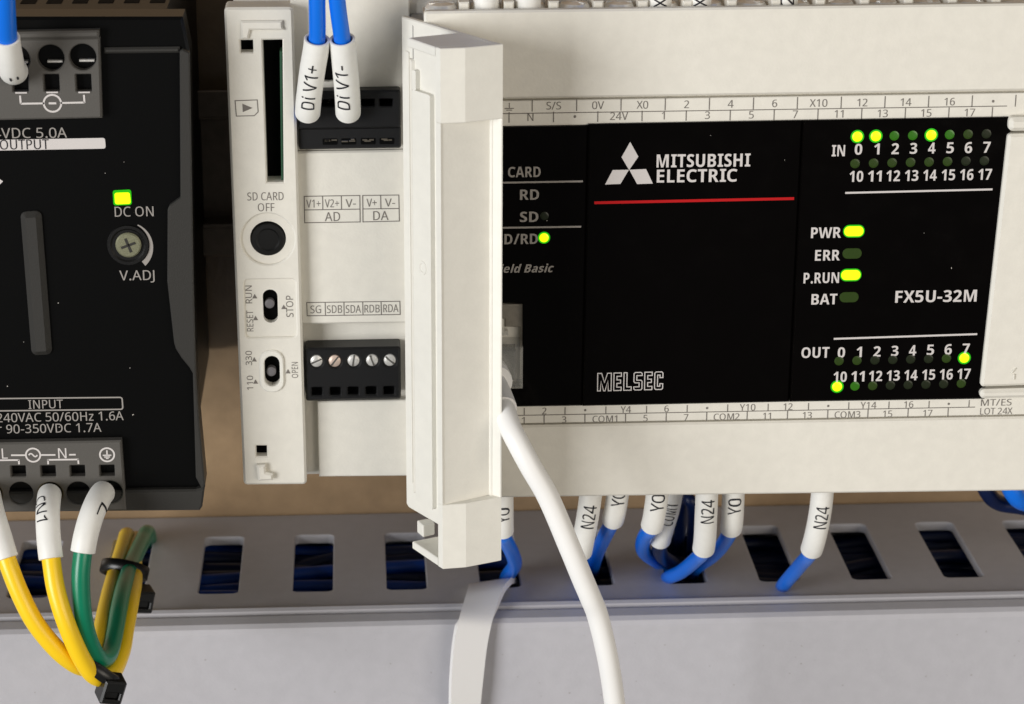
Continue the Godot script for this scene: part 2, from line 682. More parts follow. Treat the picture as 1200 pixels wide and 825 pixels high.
# ------------------------------------------------------------------ the setting: plate behind, rail, duct
func setting() -> void:
	var st := ns()
	box(st, Vector3(-330, -330, -90), Vector3(330, 330, -87), 0.3)
	var plate := part("mounting_plate", st, "beige_plate", self)
	plate.set_meta("kind", "structure")
	plate.set_meta("label", "beige painted steel plate behind the devices")
	plate.set_meta("category", "plate")

	var rail := thing("mounting_rail", "steel mounting rail running sideways in the gap between power supply and controller", "rail", Vector3(0, 12, -86))
	st = ns()
	box(st, Vector3(-220, 0.5, -86.6), Vector3(220, 24.5, -85.6), 0.2)
	part("web", st, "rail_steel", rail)
	st = ns()
	box(st, Vector3(-220, 24.0, -80.5), Vector3(220, 29.5, -79.5), 0.2)
	box(st, Vector3(-220, 23.4, -85.6), Vector3(220, 24.4, -79.7), 0.2)
	part("lip", st, "rail_steel", rail)
	st = ns()
	box(st, Vector3(-220, -5.2, -80.5), Vector3(220, 0.6, -79.5), 0.2)
	box(st, Vector3(-220, 0.5, -85.6), Vector3(220, 1.5, -79.7), 0.2)
	part("lip", st, "rail_steel", rail)

	# the wiring duct: slotted wall on top, lid in front
	var duct := thing("wiring_duct", "grey slotted plastic wiring duct with a smooth lid below the devices", "wiring duct", Vector3(0, -126, -86))
	var holes := []
	for k in range(-3, 11):
		var x := -60.2 + 19.03 * k
		holes.append(rr(x, 46.1, x + 8.2, 75.2, 1.3, 4))
	st = ns()
	var t := Transform3D(Basis(Vector3(1, 0, 0), Vector3(0, 0, -1), Vector3(0, 1, 0)), Vector3.ZERO)   # (x, depth, height)
	prism(st, [Vector2(-240, 38.2), Vector2(240, 38.2), Vector2(240, 86.5), Vector2(-240, 86.5)], -67.9, -66.0, 0.3, holes, t)
	part("slotted_wall", st, "duct_grey", duct)
	# rim of the wall: a rounded bead and the clip step that the lid grips
	st = ns()
	var bead := [Vector2(-38.2, -66.0), Vector2(-37.4, -65.2), Vector2(-36.4, -64.95), Vector2(-35.5, -65.3), Vector2(-35.1, -66.2), Vector2(-35.1, -68.4), Vector2(-38.2, -68.4)]
	sweep_x(st, bead, -240, 240)
	part("rim", st, "duct_grey", duct)
	st = ns()
	var lid := [Vector2(-35.0, -66.4), Vector2(-34.6, -65.75), Vector2(-33.8, -65.55), Vector2(-31.2, -65.95), Vector2(-30.3, -66.6), Vector2(-30.0, -67.6), Vector2(-30.0, -124.0), Vector2(-30.6, -125.4), Vector2(-35.0, -125.8), Vector2(-35.0, -124.0), Vector2(-32.0, -123.6), Vector2(-32.0, -68.6), Vector2(-35.0, -68.0)]
	sweep_x(st, lid, -240, 240)
	part("lid", st, "duct_grey", duct)
	st = ns()
	box(st, Vector3(-240, -126, -86.5), Vector3(240, -124, -35.2), 0.3)
	part("bottom_wall", st, "duct_grey", duct)
	st = ns()
	box(st, Vector3(-240, -123.9, -86.6), Vector3(240, -68.3, -85.2), 0.1)
	part("back_wall", st, "duct_grey", duct)

	var rng := RandomNumberGenerator.new()
	rng.seed = 33
	st = ns()
	for k in 70:
		var c := Vector3(rng.randf_range(-105, 108), rng.randf_range(-92, -69), -29.97)
		var r := rng.randf_range(0.05, 0.16)
		var q := []
		for i in 5:
			q.append(c + Vector3(cos(TAU * i / 5.0) * r * rng.randf_range(0.6, 1.6), sin(TAU * i / 5.0) * r, 0))
		for i in range(1, 4):
			tri(st, q[0], q[i], q[i + 1])
	part("dust", st, "grime", duct).set_meta("kind", "stuff")
	rng.seed = 5
	st = ns()
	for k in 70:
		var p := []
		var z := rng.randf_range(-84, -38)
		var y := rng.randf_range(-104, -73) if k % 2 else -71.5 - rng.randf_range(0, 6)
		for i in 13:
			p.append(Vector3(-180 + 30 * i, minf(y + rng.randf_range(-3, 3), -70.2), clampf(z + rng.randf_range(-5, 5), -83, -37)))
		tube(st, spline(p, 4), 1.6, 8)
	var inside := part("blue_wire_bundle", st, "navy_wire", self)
	inside.set_meta("kind", "stuff")
	inside.set_meta("label", "mass of dark blue wires lying inside the slotted duct")
	inside.set_meta("category", "wires")


func sweep_x(st: SurfaceTool, prof: Array, x0: float, x1: float) -> void:   # profile of (z, y) run along x
	var t := Transform3D(Basis(Vector3(0, 0, 1), Vector3(0, 1, 0), Vector3(1, 0, 0)), Vector3.ZERO)
	prism(st, prof, x0, x1, 0.0, [], t)


# ------------------------------------------------------------------ the controller
func controller() -> void:
	var plc := thing("programmable_controller", "cream programmable controller with black front panel and its left flap swung open", "controller", Vector3(20, -28, -82))
	var st := ns()
	box(st, Vector3(-47.6, -27.9, -82), Vector3(95, 60.4, -13.2), 0.8)
	part("case", st, "cream", plc)
	st = ns()
	box(st, Vector3(-17.5, -27.4, -13.4), Vector3(95, 52.0, -2.4), 0.3)
	part("front_frame", st, "cream", plc)

	# terminal covers and printed strips
	st = ns()
	prism(st, rquad([Vector2(-15.05, 60.48), Vector2(91.10, 61.10), Vector2(92.23, 45.99), Vector2(-15.15, 45.27)], 0.6), -2.6, -0.8, 0.35)
	part("terminal_cover", st, "cream", plc)
	st = ns()
	prism(st, rquad([Vector2(-15.57, -14.21), Vector2(96.76, -14.22), Vector2(97.84, -28.69), Vector2(-15.66, -27.90)], 0.6), -12.0, -0.8, 0.35)
	part("terminal_cover", st, "cream", plc)
	st = ns()
	prism(st, [Vector2(-15.16, 44.90), Vector2(92.27, 45.54), Vector2(92.60, 41.09), Vector2(-15.19, 40.51)], -2.6, -0.8, 0.12)
	var top_strip := part("label_strip", st, "cream", plc)
	st = ns()
	prism(st, [Vector2(-15.54, -9.85), Vector2(96.43, -9.95), Vector2(96.72, -13.79), Vector2(-15.56, -13.77)], -2.6, -0.8, 0.12)
	var low_strip := part("label_strip", st, "cream", plc)
	print_strips(top_strip, low_strip)
	screws(plc)
	panel(plc)
	left_side(plc)
	flap(plc)


func print_strips(top: Node3D, low: Node3D) -> void:
	var z := -0.8
	var st := ns()
	# the grid: a dividing line, ticks of the upper row, ticks of the lower row
	stroke(st, Vector3(-5.99, 42.78, -0.80), Vector3(85.69, 43.25, -0.80), 0.16)
	for k in 13:
		var x: float = Vector3(-4.30, 44.79, -0.80).x + 7.62 * k * 1.0
		stroke(st, Vector3(x, Vector3(43.91, 45.20, -0.80).y, z), Vector3(x, Vector3(43.99, 43.13, -0.80).y, z), 0.17)
	for k in 12:
		var x: float = Vector3(-0.64, 41.77, -0.80).x + 7.62 * k
		stroke(st, Vector3(x, Vector3(43.99, 43.07, -0.80).y, z), Vector3(x, Vector3(44.06, 41.22, -0.80).y, z), 0.17)
	part("grid_lines", st, "print_grey", top)
	var ups := ["", "S/S", "0V", "X0", "2", "4", "6", "X10", "12", "14", "16", "•"]
	for k in ups.size():
		if ups[k]:
			word(top, ups[k], Vector3(Vector3(-0.62, 44.75, -0.80).x + 7.62 * k, Vector3(43.95, 44.12, -0.80).y, z), 1.35, 0.0, "print_grey")
	var lows := ["N", "•", "24V", "1", "3", "5", "7", "11", "13", "15", "17"]
	for k in lows.size():
		word(top, lows[k], Vector3(Vector3(3.03, 44.72, -0.80).x + 7.62 * k, Vector3(44.03, 42.17, -0.80).y, z), 1.35, 0.0, "print_grey")
	st = ns()
	var e: Vector3 = Vector3(-0.61, 43.71, -0.80)
	stroke(st, e + Vector3(0, 0, 0), e + Vector3(0, 1.0, 0), 0.15)
	stroke(st, e + Vector3(-0.8, 0, 0), e + Vector3(0.8, 0, 0), 0.15)
	stroke(st, e + Vector3(-0.5, -0.3, 0), e + Vector3(0.5, -0.3, 0), 0.15)
	part("earth_symbol", st, "print_grey", top)

	st = ns()
	stroke(st, Vector3(-5.98, -12.22, -0.80), Vector3(83.72, -12.17, -0.80), 0.16)
	for k in 13:
		var x: float = Vector3(-5.01, -11.01, -0.80).x + 7.3 * k
		stroke(st, Vector3(x, Vector3(46.05, -10.82, -0.80).y, z), Vector3(x, Vector3(46.10, -12.16, -0.80).y, z), 0.17)
	for k in 12:
		var x: float = Vector3(-1.45, -12.70, -0.80).x + 7.3 * k
		stroke(st, Vector3(x, Vector3(46.10, -12.22, -0.80).y, z), Vector3(x, Vector3(46.17, -13.95, -0.80).y, z), 0.17)
	part("grid_lines", st, "print_grey", low)
	ups = ["Y0", "2", "•", "Y4", "6", "•", "Y10", "12", "•", "Y14", "16", "•"]
	for k in ups.size():
		word(low, ups[k], Vector3(Vector3(-1.42, -11.08, -0.80).x + 7.3 * k, Vector3(46.08, -11.45, -0.80).y, z), 1.25, 0.0, "print_grey")
	lows = ["1", "3", "COM1", "5", "7", "COM2", "11", "13", "COM3", "15", "17"]
	for k in lows.size():
		word(low, lows[k], Vector3(Vector3(2.14, -11.14, -0.80).x + 7.3 * k, Vector3(46.14, -13.17, -0.80).y, z), 1.25, 0.0, "print_grey")
	word(low, "MT/ES", Vector3(87.56, -11.34, -0.80), 1.25, 5.6, "print_grey")
	word(low, "LOT 24X", Vector3(87.67, -13.00, -0.80), 1.25, 5.9, "print_grey")


func screws(plc: Node3D) -> void:   # the screw terminals seen over the edge of the upper cover
	var st := ns()
	box(st, Vector3(-17, 50, -13.3), Vector3(95, 57.8, -2.7), 0.2)
	var bed := part("terminal_bed", st, "grey_plastic", plc)
	for k in 15:
		var x: float = Vector3(79.42, 59.91, -6.00).x - 7.62 * (k - 1)
		if k > 0 and x < -13.0:
			break
		st = ns()
		box(st, Vector3(x + 3.0, 57.6, -13.0), Vector3(x + 4.7, 61.6, -3.2), 0.25)
		part("partition", st, "cream", bed)
		st = ns()
		box(st, Vector3(x - 3.0, 57.7, -11.8), Vector3(x + 3.0, 59.2, -3.1), 0.2)
		part("clamp_plate", st, "silver", bed)
		st = ns()
		var t := Transform3D(Basis(Vector3(1, 0, 0), Vector3(0, 0, 1), Vector3(0, 1, 0)) * Basis(Vector3(0, 0, 1), 0.7 * k), Vector3(x, 59.1, -6.8))
		t.basis = t.basis * Basis.from_scale(Vector3(1, -1, 1))
		lathe(st, t, [Vector2(2.75, 0.0), Vector2(2.75, 1.0), Vector2(2.3, 1.6), Vector2(0.9, 1.9), Vector2(0.9, 1.0), Vector2(0, 1.0)], 28)
		prism(st, [Vector2(-2.2, -0.35), Vector2(2.2, -0.35), Vector2(2.2, 0.35), Vector2(-2.2, 0.35)], 1.3, 1.95, 0.1, [], t)
		part("screw", st, "silver", bed)


func led(parent: Node3D, at: Vector3, r: float, state: String) -> void:
	var st := ns()
	var t := Transform3D(Basis.IDENTITY, at)
	if state == "lit":
		lathe(st, t, [Vector2(r * 1.24, -0.3), Vector2(r * 1.24, 0.04), Vector2(r * 0.5, 0.05), Vector2(0, 0.05)], 20)
		var o := part("indicator_light", st, "led_halo", parent, "lit yellow-green indicator light")
		st = ns()
		lathe(st, t, [Vector2(r * 0.94, 0.0), Vector2(r * 0.94, 0.07), Vector2(r * 0.66, 0.18), Vector2(0, 0.22)], 20)
		part("lens", st, "led_lit", o)
	else:
		lathe(st, t, [Vector2(r, -0.3), Vector2(r, 0.04), Vector2(r * 0.7, 0.1), Vector2(0, 0.12)], 20)
		part("indicator_light", st, {"off": "led_off", "dim": "led_dim", "bleed": "led_bleed"}[state], parent)


func bar_led(parent: Node3D, at: Vector3, lit: bool) -> void:
	var st := ns()
	if lit:
		prism(st, rr(at.x - 1.9, at.y - 1.15, at.x + 1.9, at.y + 1.15, 1.1), -0.3, 0.05, 0.0)
		var o := part("indicator_light", st, "led_halo", parent, "lit green bar-shaped indicator light")
		st = ns()
		prism(st, rr(at.x - 1.7, at.y - 0.9, at.x + 1.7, at.y + 0.9, 0.85), 0.0, 0.12, 0.04)
		part("lens", st, "led_lit", o)
	else:
		prism(st, rr(at.x - 1.7, at.y - 0.95, at.x + 1.7, at.y + 0.95, 0.9), -0.3, 0.08, 0.04)
		part("indicator_light", st, "led_dim", parent)


func panel(plc: Node3D) -> void:
	var st := ns()
	prism(st, [Vector2(-14.76, 40.46), Vector2(12.95, 40.61), Vector2(12.58, -10.44), Vector2(-15.10, -10.41)], -2.6, -0.15, 0.3, [[Vector2(-10.36, 9.08), Vector2(1.83, 8.89), Vector2(1.92, -6.34), Vector2(-10.40, -6.12)]])
	var pa := part("front_panel", st, "black_gloss", plc)
	st = ns()
	prism(st, [Vector2(12.95, 40.95), Vector2(49.95, 41.22), Vector2(49.72, -10.34), Vector2(12.62, -10.45)], -2.6, 0.0, 0.3)
	var pb := part("front_panel", st, "black_gloss", plc)
	st = ns()
	prism(st, [Vector2(50.04, 41.22), Vector2(86.51, 41.42), Vector2(85.20, -10.43), Vector2(49.84, -10.34)], -2.6, 0.0, 0.3)
	var pc := part("front_panel", st, "black_gloss", plc)

	# left panel
	word(pa, "SD CARD", Vector3(0.30, 32.68, -0.10), 1.85, 9.0, "print_dim", true)
	st = ns()
	stroke(st, Vector3(-6.02, 30.79, -0.10), Vector3(12.12, 30.89, -0.10), 0.32)
	stroke(st, Vector3(-6.02, 22.74, -0.10), Vector3(11.93, 22.76, -0.10), 0.32)
	part("rule", st, "print_dim", pa)
	word(pa, "RD", Vector3(2.90, 28.63, -0.10), 1.85, 3.3, "print_dim", true)
	word(pa, "SD", Vector3(2.86, 24.66, -0.10), 1.85, 3.2, "print_dim", true)
	word(pa, "SD/RD", Vector3(0.80, 20.69, -0.10), 1.85, 7.2, "print_dim", true)
	word(pa, "Field Basic", Vector3(2.02, 15.33, -0.10), 1.5, 10.3, "print_dim", true, 0.0, 0.28)
	led(pa, Vector3(5.53, 24.76, -0.15), 0.75, "off")
	led(pa, Vector3(5.49, 20.84, -0.15), 0.86, "lit")
	# the socket and its metal shield
	st = ns()
	prism(st, [Vector2(-10.58, 8.29), Vector2(2.02, 8.33), Vector2(1.99, -7.21), Vector2(-10.63, -7.15)], -12.5, -2.0, 0.12, [[Vector2(-9.54, 4.01), Vector2(-4.42, 3.99), Vector2(-4.42, 5.51), Vector2(-1.10, 5.52), Vector2(-1.10, 4.00), Vector2(1.47, 3.99), Vector2(1.45, -6.24), Vector2(-9.57, -6.20)]])
	part("network_socket", st, "steel", plc)
	st = ns()
	prism(st, [Vector2(-10.58, 8.45), Vector2(2.04, 8.41), Vector2(2.14, -7.38), Vector2(-10.63, -7.31)], -12.8, -12.45, 0.0)
	part("socket_interior", st, "dark_hole", plc)

	# middle panel: three diamonds, the maker's words, a red rule
	st = ns()
	for d in [[Vector2(20.17, 37.81), Vector2(21.64, 35.18), Vector2(20.09, 32.82), Vector2(18.73, 35.11)], [Vector2(20.06, 32.88), Vector2(18.63, 30.38), Vector2(15.96, 30.29), Vector2(17.25, 32.86)], [Vector2(20.12, 32.88), Vector2(23.02, 32.97), Vector2(24.26, 30.37), Vector2(21.53, 30.31)]]:
		var q := ccw(d)
		quad(st, v3(q[0], 0.05), v3(q[1], 0.05), v3(q[2], 0.05), v3(q[3], 0.05))
	part("emblem", st, "print_white", pb)
	word(pb, "MITSUBISHI", Vector3(32.98, 34.37, 0.00), 2.3, 16.3, "print_white", true)
	word(pb, "ELECTRIC", Vector3(31.92, 31.68, 0.00), 2.3, 14.0, "print_white", true)
	st = ns()
	stroke(st, Vector3(14.16, 27.05, 0.00), Vector3(49.03, 27.37, 0.00), 0.5)
	part("red_rule", st, "print_red", pb)
	outlined(pb)

	# right panel
	word(pc, "IN", Vector3(56.42, 35.85, 0.00), 2.0, 2.3, "print_white", true)
	word(pc, "OUT", Vector3(54.04, -1.00, 0.00), 2.0, 5.0, "print_white", true)
	st = ns()
	stroke(st, Vector3(57.98, 28.27, 0.00), Vector3(83.94, 28.59, 0.00), 0.34)
	stroke(st, Vector3(57.21, 1.51, 0.00), Vector3(82.98, 1.97, 0.00), 0.34)
	part("rule", st, "print_white", pc)
	var states := [["lit", "lit", "bleed", "bleed", "lit", "bleed", "dim", "off"], ["dim", "dim", "dim", "dim", "dim", "dim", "off", "off"], ["dim", "dim", "off", "off", "off", "off", "dim", "lit"], ["lit", "bleed", "dim", "off", "off", "off", "off", "dim"]]
	var starts := [Vector3(59.61, 38.31, 0.00), Vector3(59.45, 33.51, 0.00), Vector3(58.36, -2.66, 0.00), Vector3(58.25, -7.51, 0.00)]
	var ends := [Vector3(82.21, 38.55, 0.00), Vector3(82.16, 33.75, 0.00), Vector3(80.95, -2.48, 0.00), Vector3(80.72, -7.31, 0.00)]
	var texts := [Vector3(59.92, 36.06, 0.00), Vector3(59.79, 31.22, 0.00), Vector3(58.71, -1.07, 0.00), Vector3(58.70, -5.66, 0.00)]
	var texte := [Vector3(82.42, 36.17, 0.00), Vector3(82.44, 31.32, 0.00), Vector3(81.15, -0.75, 0.00), Vector3(81.07, -5.49, 0.00)]
	for row in 4:
		for k in 8:
			var u := k / 7.0
			led(pc, (starts[row] as Vector3).lerp(ends[row], u), 0.95 if states[row][k] == "lit" else 0.84, states[row][k])
			word(pc, ("1" if row % 2 else "") + str(k), (texts[row] as Vector3).lerp(texte[row], u), 1.95, 2.4 if row % 2 else (0.95 if k == 1 else 1.3), "print_white", true, 0.0, 0.0, "numeral")
	word(pc, "PWR", Vector3(54.94, 21.14, 0.00), 1.95, 5.3, "print_white", true)
	word(pc, "ERR", Vector3(55.38, 17.01, 0.00), 1.95, 4.4, "print_white", true)
	word(pc, "P.RUN", Vector3(54.48, 12.87, 0.00), 1.95, 6.3, "print_white", true)
	word(pc, "BAT", Vector3(55.19, 8.93, 0.00), 1.95, 4.6, "print_white", true)
	bar_led(pc, Vector3(59.84, 21.33, 0.00), true)
	bar_led(pc, Vector3(59.74, 17.26, 0.00), false)
	bar_led(pc, Vector3(59.69, 13.32, 0.00), true)
	bar_led(pc, Vector3(59.59, 9.22, 0.00), false)
	word(pc, "FX5U-32M", Vector3(75.15, 9.17, 0.00), 2.2, 14.6, "print_white", true)

	# cover at the right end, with a rounded bar over and under it
	st = ns()
	prism(st, rquad([Vector2(85.80, 38.69), Vector2(94.48, 38.75), Vector2(98.04, -7.47), Vector2(84.02, -7.71)], 0.6), -2.6, 1.2, 0.5)
	var cover := part("side_cover", st, "cream", plc)
	st = ns()
	prism(st, rquad([Vector2(85.74, 41.64), Vector2(94.26, 41.70), Vector2(94.44, 39.31), Vector2(85.80, 39.22)], 0.8), -2.6, 1.5, 0.7)
	part("cover_bar", st, "cream", cover)
	st = ns()
	prism(st, rquad([Vector2(83.97, -8.19), Vector2(98.08, -8.04), Vector2(98.22, -9.83), Vector2(84.09, -9.90)], 0.75), -2.6, 1.4, 0.6)
	part("cover_bar", st, "cream", cover)
	st = ns()
	prism(st, [Vector2(90.04, -4.10), Vector2(89.48, -4.97), Vector2(89.27, -5.05), Vector2(89.46, -4.65)], 1.1, 1.5, 0.05)
	prism(st, [Vector2(89.68, -5.22), Vector2(89.96, -5.22), Vector2(89.94, -6.27), Vector2(89.70, -6.27)], 1.1, 1.5, 0.05)
	part("embossed_mark", st, "cream", cover)

	# specks of dust on the gloss
	var rng := RandomNumberGenerator.new()
	rng.seed = 21
	st = ns()
	for k in 5:
		var p := Vector3(rng.randf_range(2, 80), rng.randf_range(-9, 39), 0.03)
		var s := rng.randf_range(0.03, 0.075)
		var a := rng.randf_range(0, TAU)
		var d := Vector3(cos(a), sin(a), 0) * s * rng.randf_range(1, 2.2)
		var q := Vector3(-sin(a), cos(a), 0) * s
		quad(st, p - d - q, p + d - q, p + d + q, p - d + q)
	var specks := part("dust", st, "dust", plc)
	specks.set_meta("kind", "stuff")


func outlined(pb: Node3D) -> void:   # MELSEC as outlined block letters
	var shapes := {
		"M": [[0, 0], [0, 10], [2.6, 10], [4, 5.2], [5.4, 10], [8, 10], [8, 0], [5.9, 0], [5.9, 5.6], [4.6, 0], [3.4, 0], [2.1, 5.6], [2.1, 0]],
		"E": [[0, 0], [0, 10], [4.6, 10], [4.6, 7.7], [2.2, 7.7], [2.2, 6.2], [4.2, 6.2], [4.2, 3.9], [2.2, 3.9], [2.2, 2.3], [4.6, 2.3], [4.6, 0]],
		"L": [[0, 0], [0, 10], [2.2, 10], [2.2, 2.3], [4.6, 2.3], [4.6, 0]],
		"S": [[0, 0.8], [0.8, 0], [4.2, 0], [5, 0.8], [5, 5.0], [4.2, 5.8], [2.1, 5.8], [2.1, 7.8], [5, 7.8], [5, 9.2], [4.2, 10], [0.8, 10], [0, 9.2], [0, 4.7], [0.8, 3.9], [2.9, 3.9], [2.9, 2.2], [0, 2.2]],
		"C": [[0, 0.8], [0.8, 0], [4.2, 0], [5, 0.8], [5, 3.6], [2.9, 3.6], [2.9, 2.2], [2.1, 2.2], [2.1, 7.8], [2.9, 7.8], [2.9, 6.4], [5, 6.4], [5, 9.2], [4.2, 10], [0.8, 10], [0, 9.2]],
	}
	var x := 0.0
	var total := 8.0 + 4.6 + 4.6 + 5 + 4.6 + 5 + 5 * 0.9
	var a: Vector3 = Vector3(15.16, -7.64, 0.00)
	var b: Vector3 = Vector3(26.96, -7.53, 0.00)
	var k := (b.x - a.x) / total
	var h: float = (Vector3(15.17, -4.17, 0.00).y - a.y) / 10.0
	for c in "MELSEC":
		var p := []
		var w := 0.0
		for v in shapes[c]:
			w = maxf(w, v[0])
			p.append(Vector2(a.x + (x + v[0]) * k, a.y + (b.y - a.y) * (x / total) + v[1] * h))
		var o := ccw(p)
		var i := inset(o, 0.17)
		var st := ns()
		wall(st, o, 0.05, i, 0.05, Transform3D.IDENTITY)
		part("outlined_letter", st, "print_white", pb)
		x += w + 0.9


# ------------------------------------------------------------------ left side of the controller
func left_side(plc: Node3D) -> void:
	# raised column with card slot, button and switches
	var st := ns()
	var z := -7.5
	var round_hole := circ(Vector2(-42.56, 19.07), 4.7, 36)
	var sq_switch := rquad([Vector2(-46.96, 11.69), Vector2(-37.95, 11.71), Vector2(-37.98, 0.91), Vector2(-46.98, 0.89)], 0.7)
	var low_slot := rquad([Vector2(-43.82, -2.45), Vector2(-41.10, -2.49), Vector2(-41.09, -8.23), Vector2(-43.83, -8.18)], 1.35)
	prism(st, rquad([Vector2(-48.89, 60.15), Vector2(-37.17, 60.13), Vector2(-36.79, -27.40), Vector2(-48.21, -27.25)], 0.7), -13.5, z, 0.4, [[Vector2(-42.54, 54.51), Vector2(-39.12, 54.55), Vector2(-39.54, 29.39), Vector2(-42.43, 29.35)], [Vector2(-46.34, 54.51), Vector2(-44.14, 54.52), Vector2(-44.13, 52.33), Vector2(-46.31, 52.32)], round_hole, sq_switch, low_slot, [Vector2(-45.76, -19.67), Vector2(-43.80, -19.71), Vector2(-43.82, -21.78), Vector2(-45.76, -21.74)]])
	var col := part("switch_column", st, "cream", plc)
	st = ns()
	prism(st, [Vector2(-43.72, 54.30), Vector2(-37.87, 54.25), Vector2(-38.52, 27.71), Vector2(-44.48, 27.79)], -13.9, -12.0, 0.1)
	part("slot_interior", st, "dark_hole", col)
	st = ns()
	prism(st, [Vector2(-47.21, 54.78), Vector2(-43.71, 54.75), Vector2(-43.81, 51.17), Vector2(-47.32, 51.21)], -13.9, -10.5, 0.1)
	part("slot_interior", st, "dark_hole", col)
	st = ns()
	prism(st, [Vector2(-46.61, -19.37), Vector2(-43.06, -19.44), Vector2(-43.17, -23.59), Vector2(-46.73, -23.52)], -13.9, -9.5, 0.1)
	part("slot_interior", st, "dark_hole", col)
	st = ns()
	prism(st, [Vector2(-45.32, -1.42), Vector2(-39.99, -1.51), Vector2(-40.21, -10.44), Vector2(-45.58, -10.34)], -13.9, -9.4, 0.1)
	part("slot_interior", st, "dark_hole", col)
	st = ns()
	prism(st, [Vector2(-39.67, 52.33), Vector2(-39.26, 52.32), Vector2(-39.63, 29.49), Vector2(-39.99, 29.49)], -12.5, -8.6, 0.1)
	part("circuit_board_edge", st, "pcb_green", col)
	# little ridges
	st = ns()
	prism(st, [Vector2(-46.07, 57.92), Vector2(-39.04, 57.94), Vector2(-39.03, 56.98), Vector2(-38.79, 56.32), Vector2(-44.52, 56.37), Vector2(-44.93, 54.82), Vector2(-46.09, 54.83)], -7.6, -6.8, 0.3)
	part("ridge", st, "cream", col)
	st = ns()
	prism(st, [Vector2(-45.70, -23.06), Vector2(-44.16, -22.93), Vector2(-44.05, -24.43), Vector2(-42.82, -24.78), Vector2(-42.86, -25.95), Vector2(-45.48, -26.06)], -7.6, -6.2, 0.35)
	part("latch", st, "cream", col)
	# push button in its dish
	st = ns()
	prism(st, circ(Vector2(-42.56, 19.07), 4.75, 36), -13.4, -8.1, 0.0, [circ(Vector2(-42.56, 19.07), 3.15, 36)])
	part("button_dish", st, "cream", col)
	st = ns()
	lathe(st, Transform3D(Basis.IDENTITY, Vector3(-42.58, 18.85, -8.00)), [Vector2(3.0, -4), Vector2(3.0, -0.2), Vector2(2.8, 0.05), Vector2(2.1, 0.1), Vector2(1.8, -0.15), Vector2(0, -0.12)], 32)
	part("push_button", st, "black_plastic", col)
	# run switch
	st = ns()
	prism(st, rquad([Vector2(-47.10, 11.85), Vector2(-37.80, 11.87), Vector2(-37.83, 0.74), Vector2(-47.14, 0.74)], 0.7), -13.4, -8.0, 0.0, [rquad([Vector2(-43.81, 9.67), Vector2(-41.17, 9.71), Vector2(-41.18, 3.51), Vector2(-43.75, 3.47)], 1.25)])
	part("switch_plate", st, "cream", col)
	st = ns()
	prism(st, rquad([Vector2(-44.02, 9.91), Vector2(-41.01, 10.02), Vector2(-41.04, 3.19), Vector2(-43.91, 3.24)], 1.0), -13.3, -9.6, 0.0)
	part("switch_slot", st, "dark_hole", col)
	st = ns()
	lathe(st, Transform3D(Basis.IDENTITY, Vector3(-42.61, 6.91, -8.40)), [Vector2(0.85, -2), Vector2(0.85, 0), Vector2(0.6, 0.15), Vector2(0, 0.2)], 20)
	part("switch_knob", st, "knob_grey", col)
	# termination switch with a raised lip
	st = ns()
	prism(st, rquad([Vector2(-44.70, -1.39), Vector2(-40.31, -1.38), Vector2(-40.28, -9.38), Vector2(-44.70, -9.38)], 2.0), -7.6, -7.05, 0.25, [low_slot])
	part("switch_lip", st, "cream_flap", col)
	st = ns()
	lathe(st, Transform3D(Basis.IDENTITY, Vector3(-42.64, -5.71, -8.00)), [Vector2(0.85, -2), Vector2(0.85, 0), Vector2(0.6, 0.15), Vector2(0, 0.2)], 20)
	part("switch_knob", st, "knob_grey", col)
	# print on the column
	word(col, "SD CARD", Vector3(-42.79, 26.90, -7.50), 1.45, 6.3, "print_grey")
	word(col, "OFF", Vector3(-42.70, 24.92, -7.50), 1.45, 2.9, "print_grey")
	word(col, "STOP", Vector3(-39.07, 6.51, -8.00), 1.25, 4.0, "print_grey", false, 90)
	word(col, "RUN", Vector3(-46.24, 8.84, -8.00), 1.15, 3.3, "print_grey", false, 90)
	word(col, "RESET", Vector3(-46.16, 3.91, -8.00), 1.15, 3.9, "print_grey", false, 90)
	word(col, "OPEN", Vector3(-38.43, -5.28, -7.50), 1.1, 3.0, "print_grey", false, 90)
	word(col, "330", Vector3(-46.57, -2.88, -7.50), 1.1, 2.7, "print_grey", false, 90)
	word(col, "110", Vector3(-46.48, -7.57, -7.50), 1.1, 2.7, "print_grey", false, 90)
	st = ns()
	for a in [Vector3(-40.12, 6.44, -8.00), Vector3(-45.19, 8.51, -8.00), Vector3(-45.16, 4.45, -8.00), Vector3(-39.65, -5.50, -7.50), Vector3(-45.59, -3.14, -7.50), Vector3(-45.48, -7.34, -7.50)]:
		var s := -1.0 if a.x > -43.0 else 1.0
		tri(st, a + Vector3(-0.45, -0.42, 0.05), a + Vector3(0.45, -0.42, 0.05), a + Vector3(0.0, 0.42, 0.05))
	loop(st, [Vector2(-47.52, 43.98), Vector2(-43.71, 44.09), Vector2(-43.62, 41.98), Vector2(-44.30, 41.31), Vector2(-47.38, 41.27)], 0.16, -7.5)
	var c3: Array = [Vector3(-46.29, 43.45, -7.45), Vector3(-44.55, 42.68, -7.45), Vector3(-46.26, 41.95, -7.45)]
	tri(st, c3[2], c3[1], c3[0])
	part("printed_symbols", st, "print_grey", col)

	# recessed face with the two plug-in terminal blocks
	st = ns()
	prism(st, [Vector2(-37.47, 34.17), Vector2(-17.50, 34.25), Vector2(-17.78, 2.40), Vector2(-37.16, 2.47)], -13.5, -10.0, 0.3)
	var face := part("label_face", st, "cream", plc)
	st = ns()
	prism(st, [Vector2(-37.73, 61.27), Vector2(-17.23, 61.42), Vector2(-17.47, 33.95), Vector2(-37.50, 33.87)], -13.5, -11.2, 0.2, [circ(Vector2(-31.37, 49.91), 3.6, 28)])
	part("recess_face", st, "cream", plc)
	st = ns()
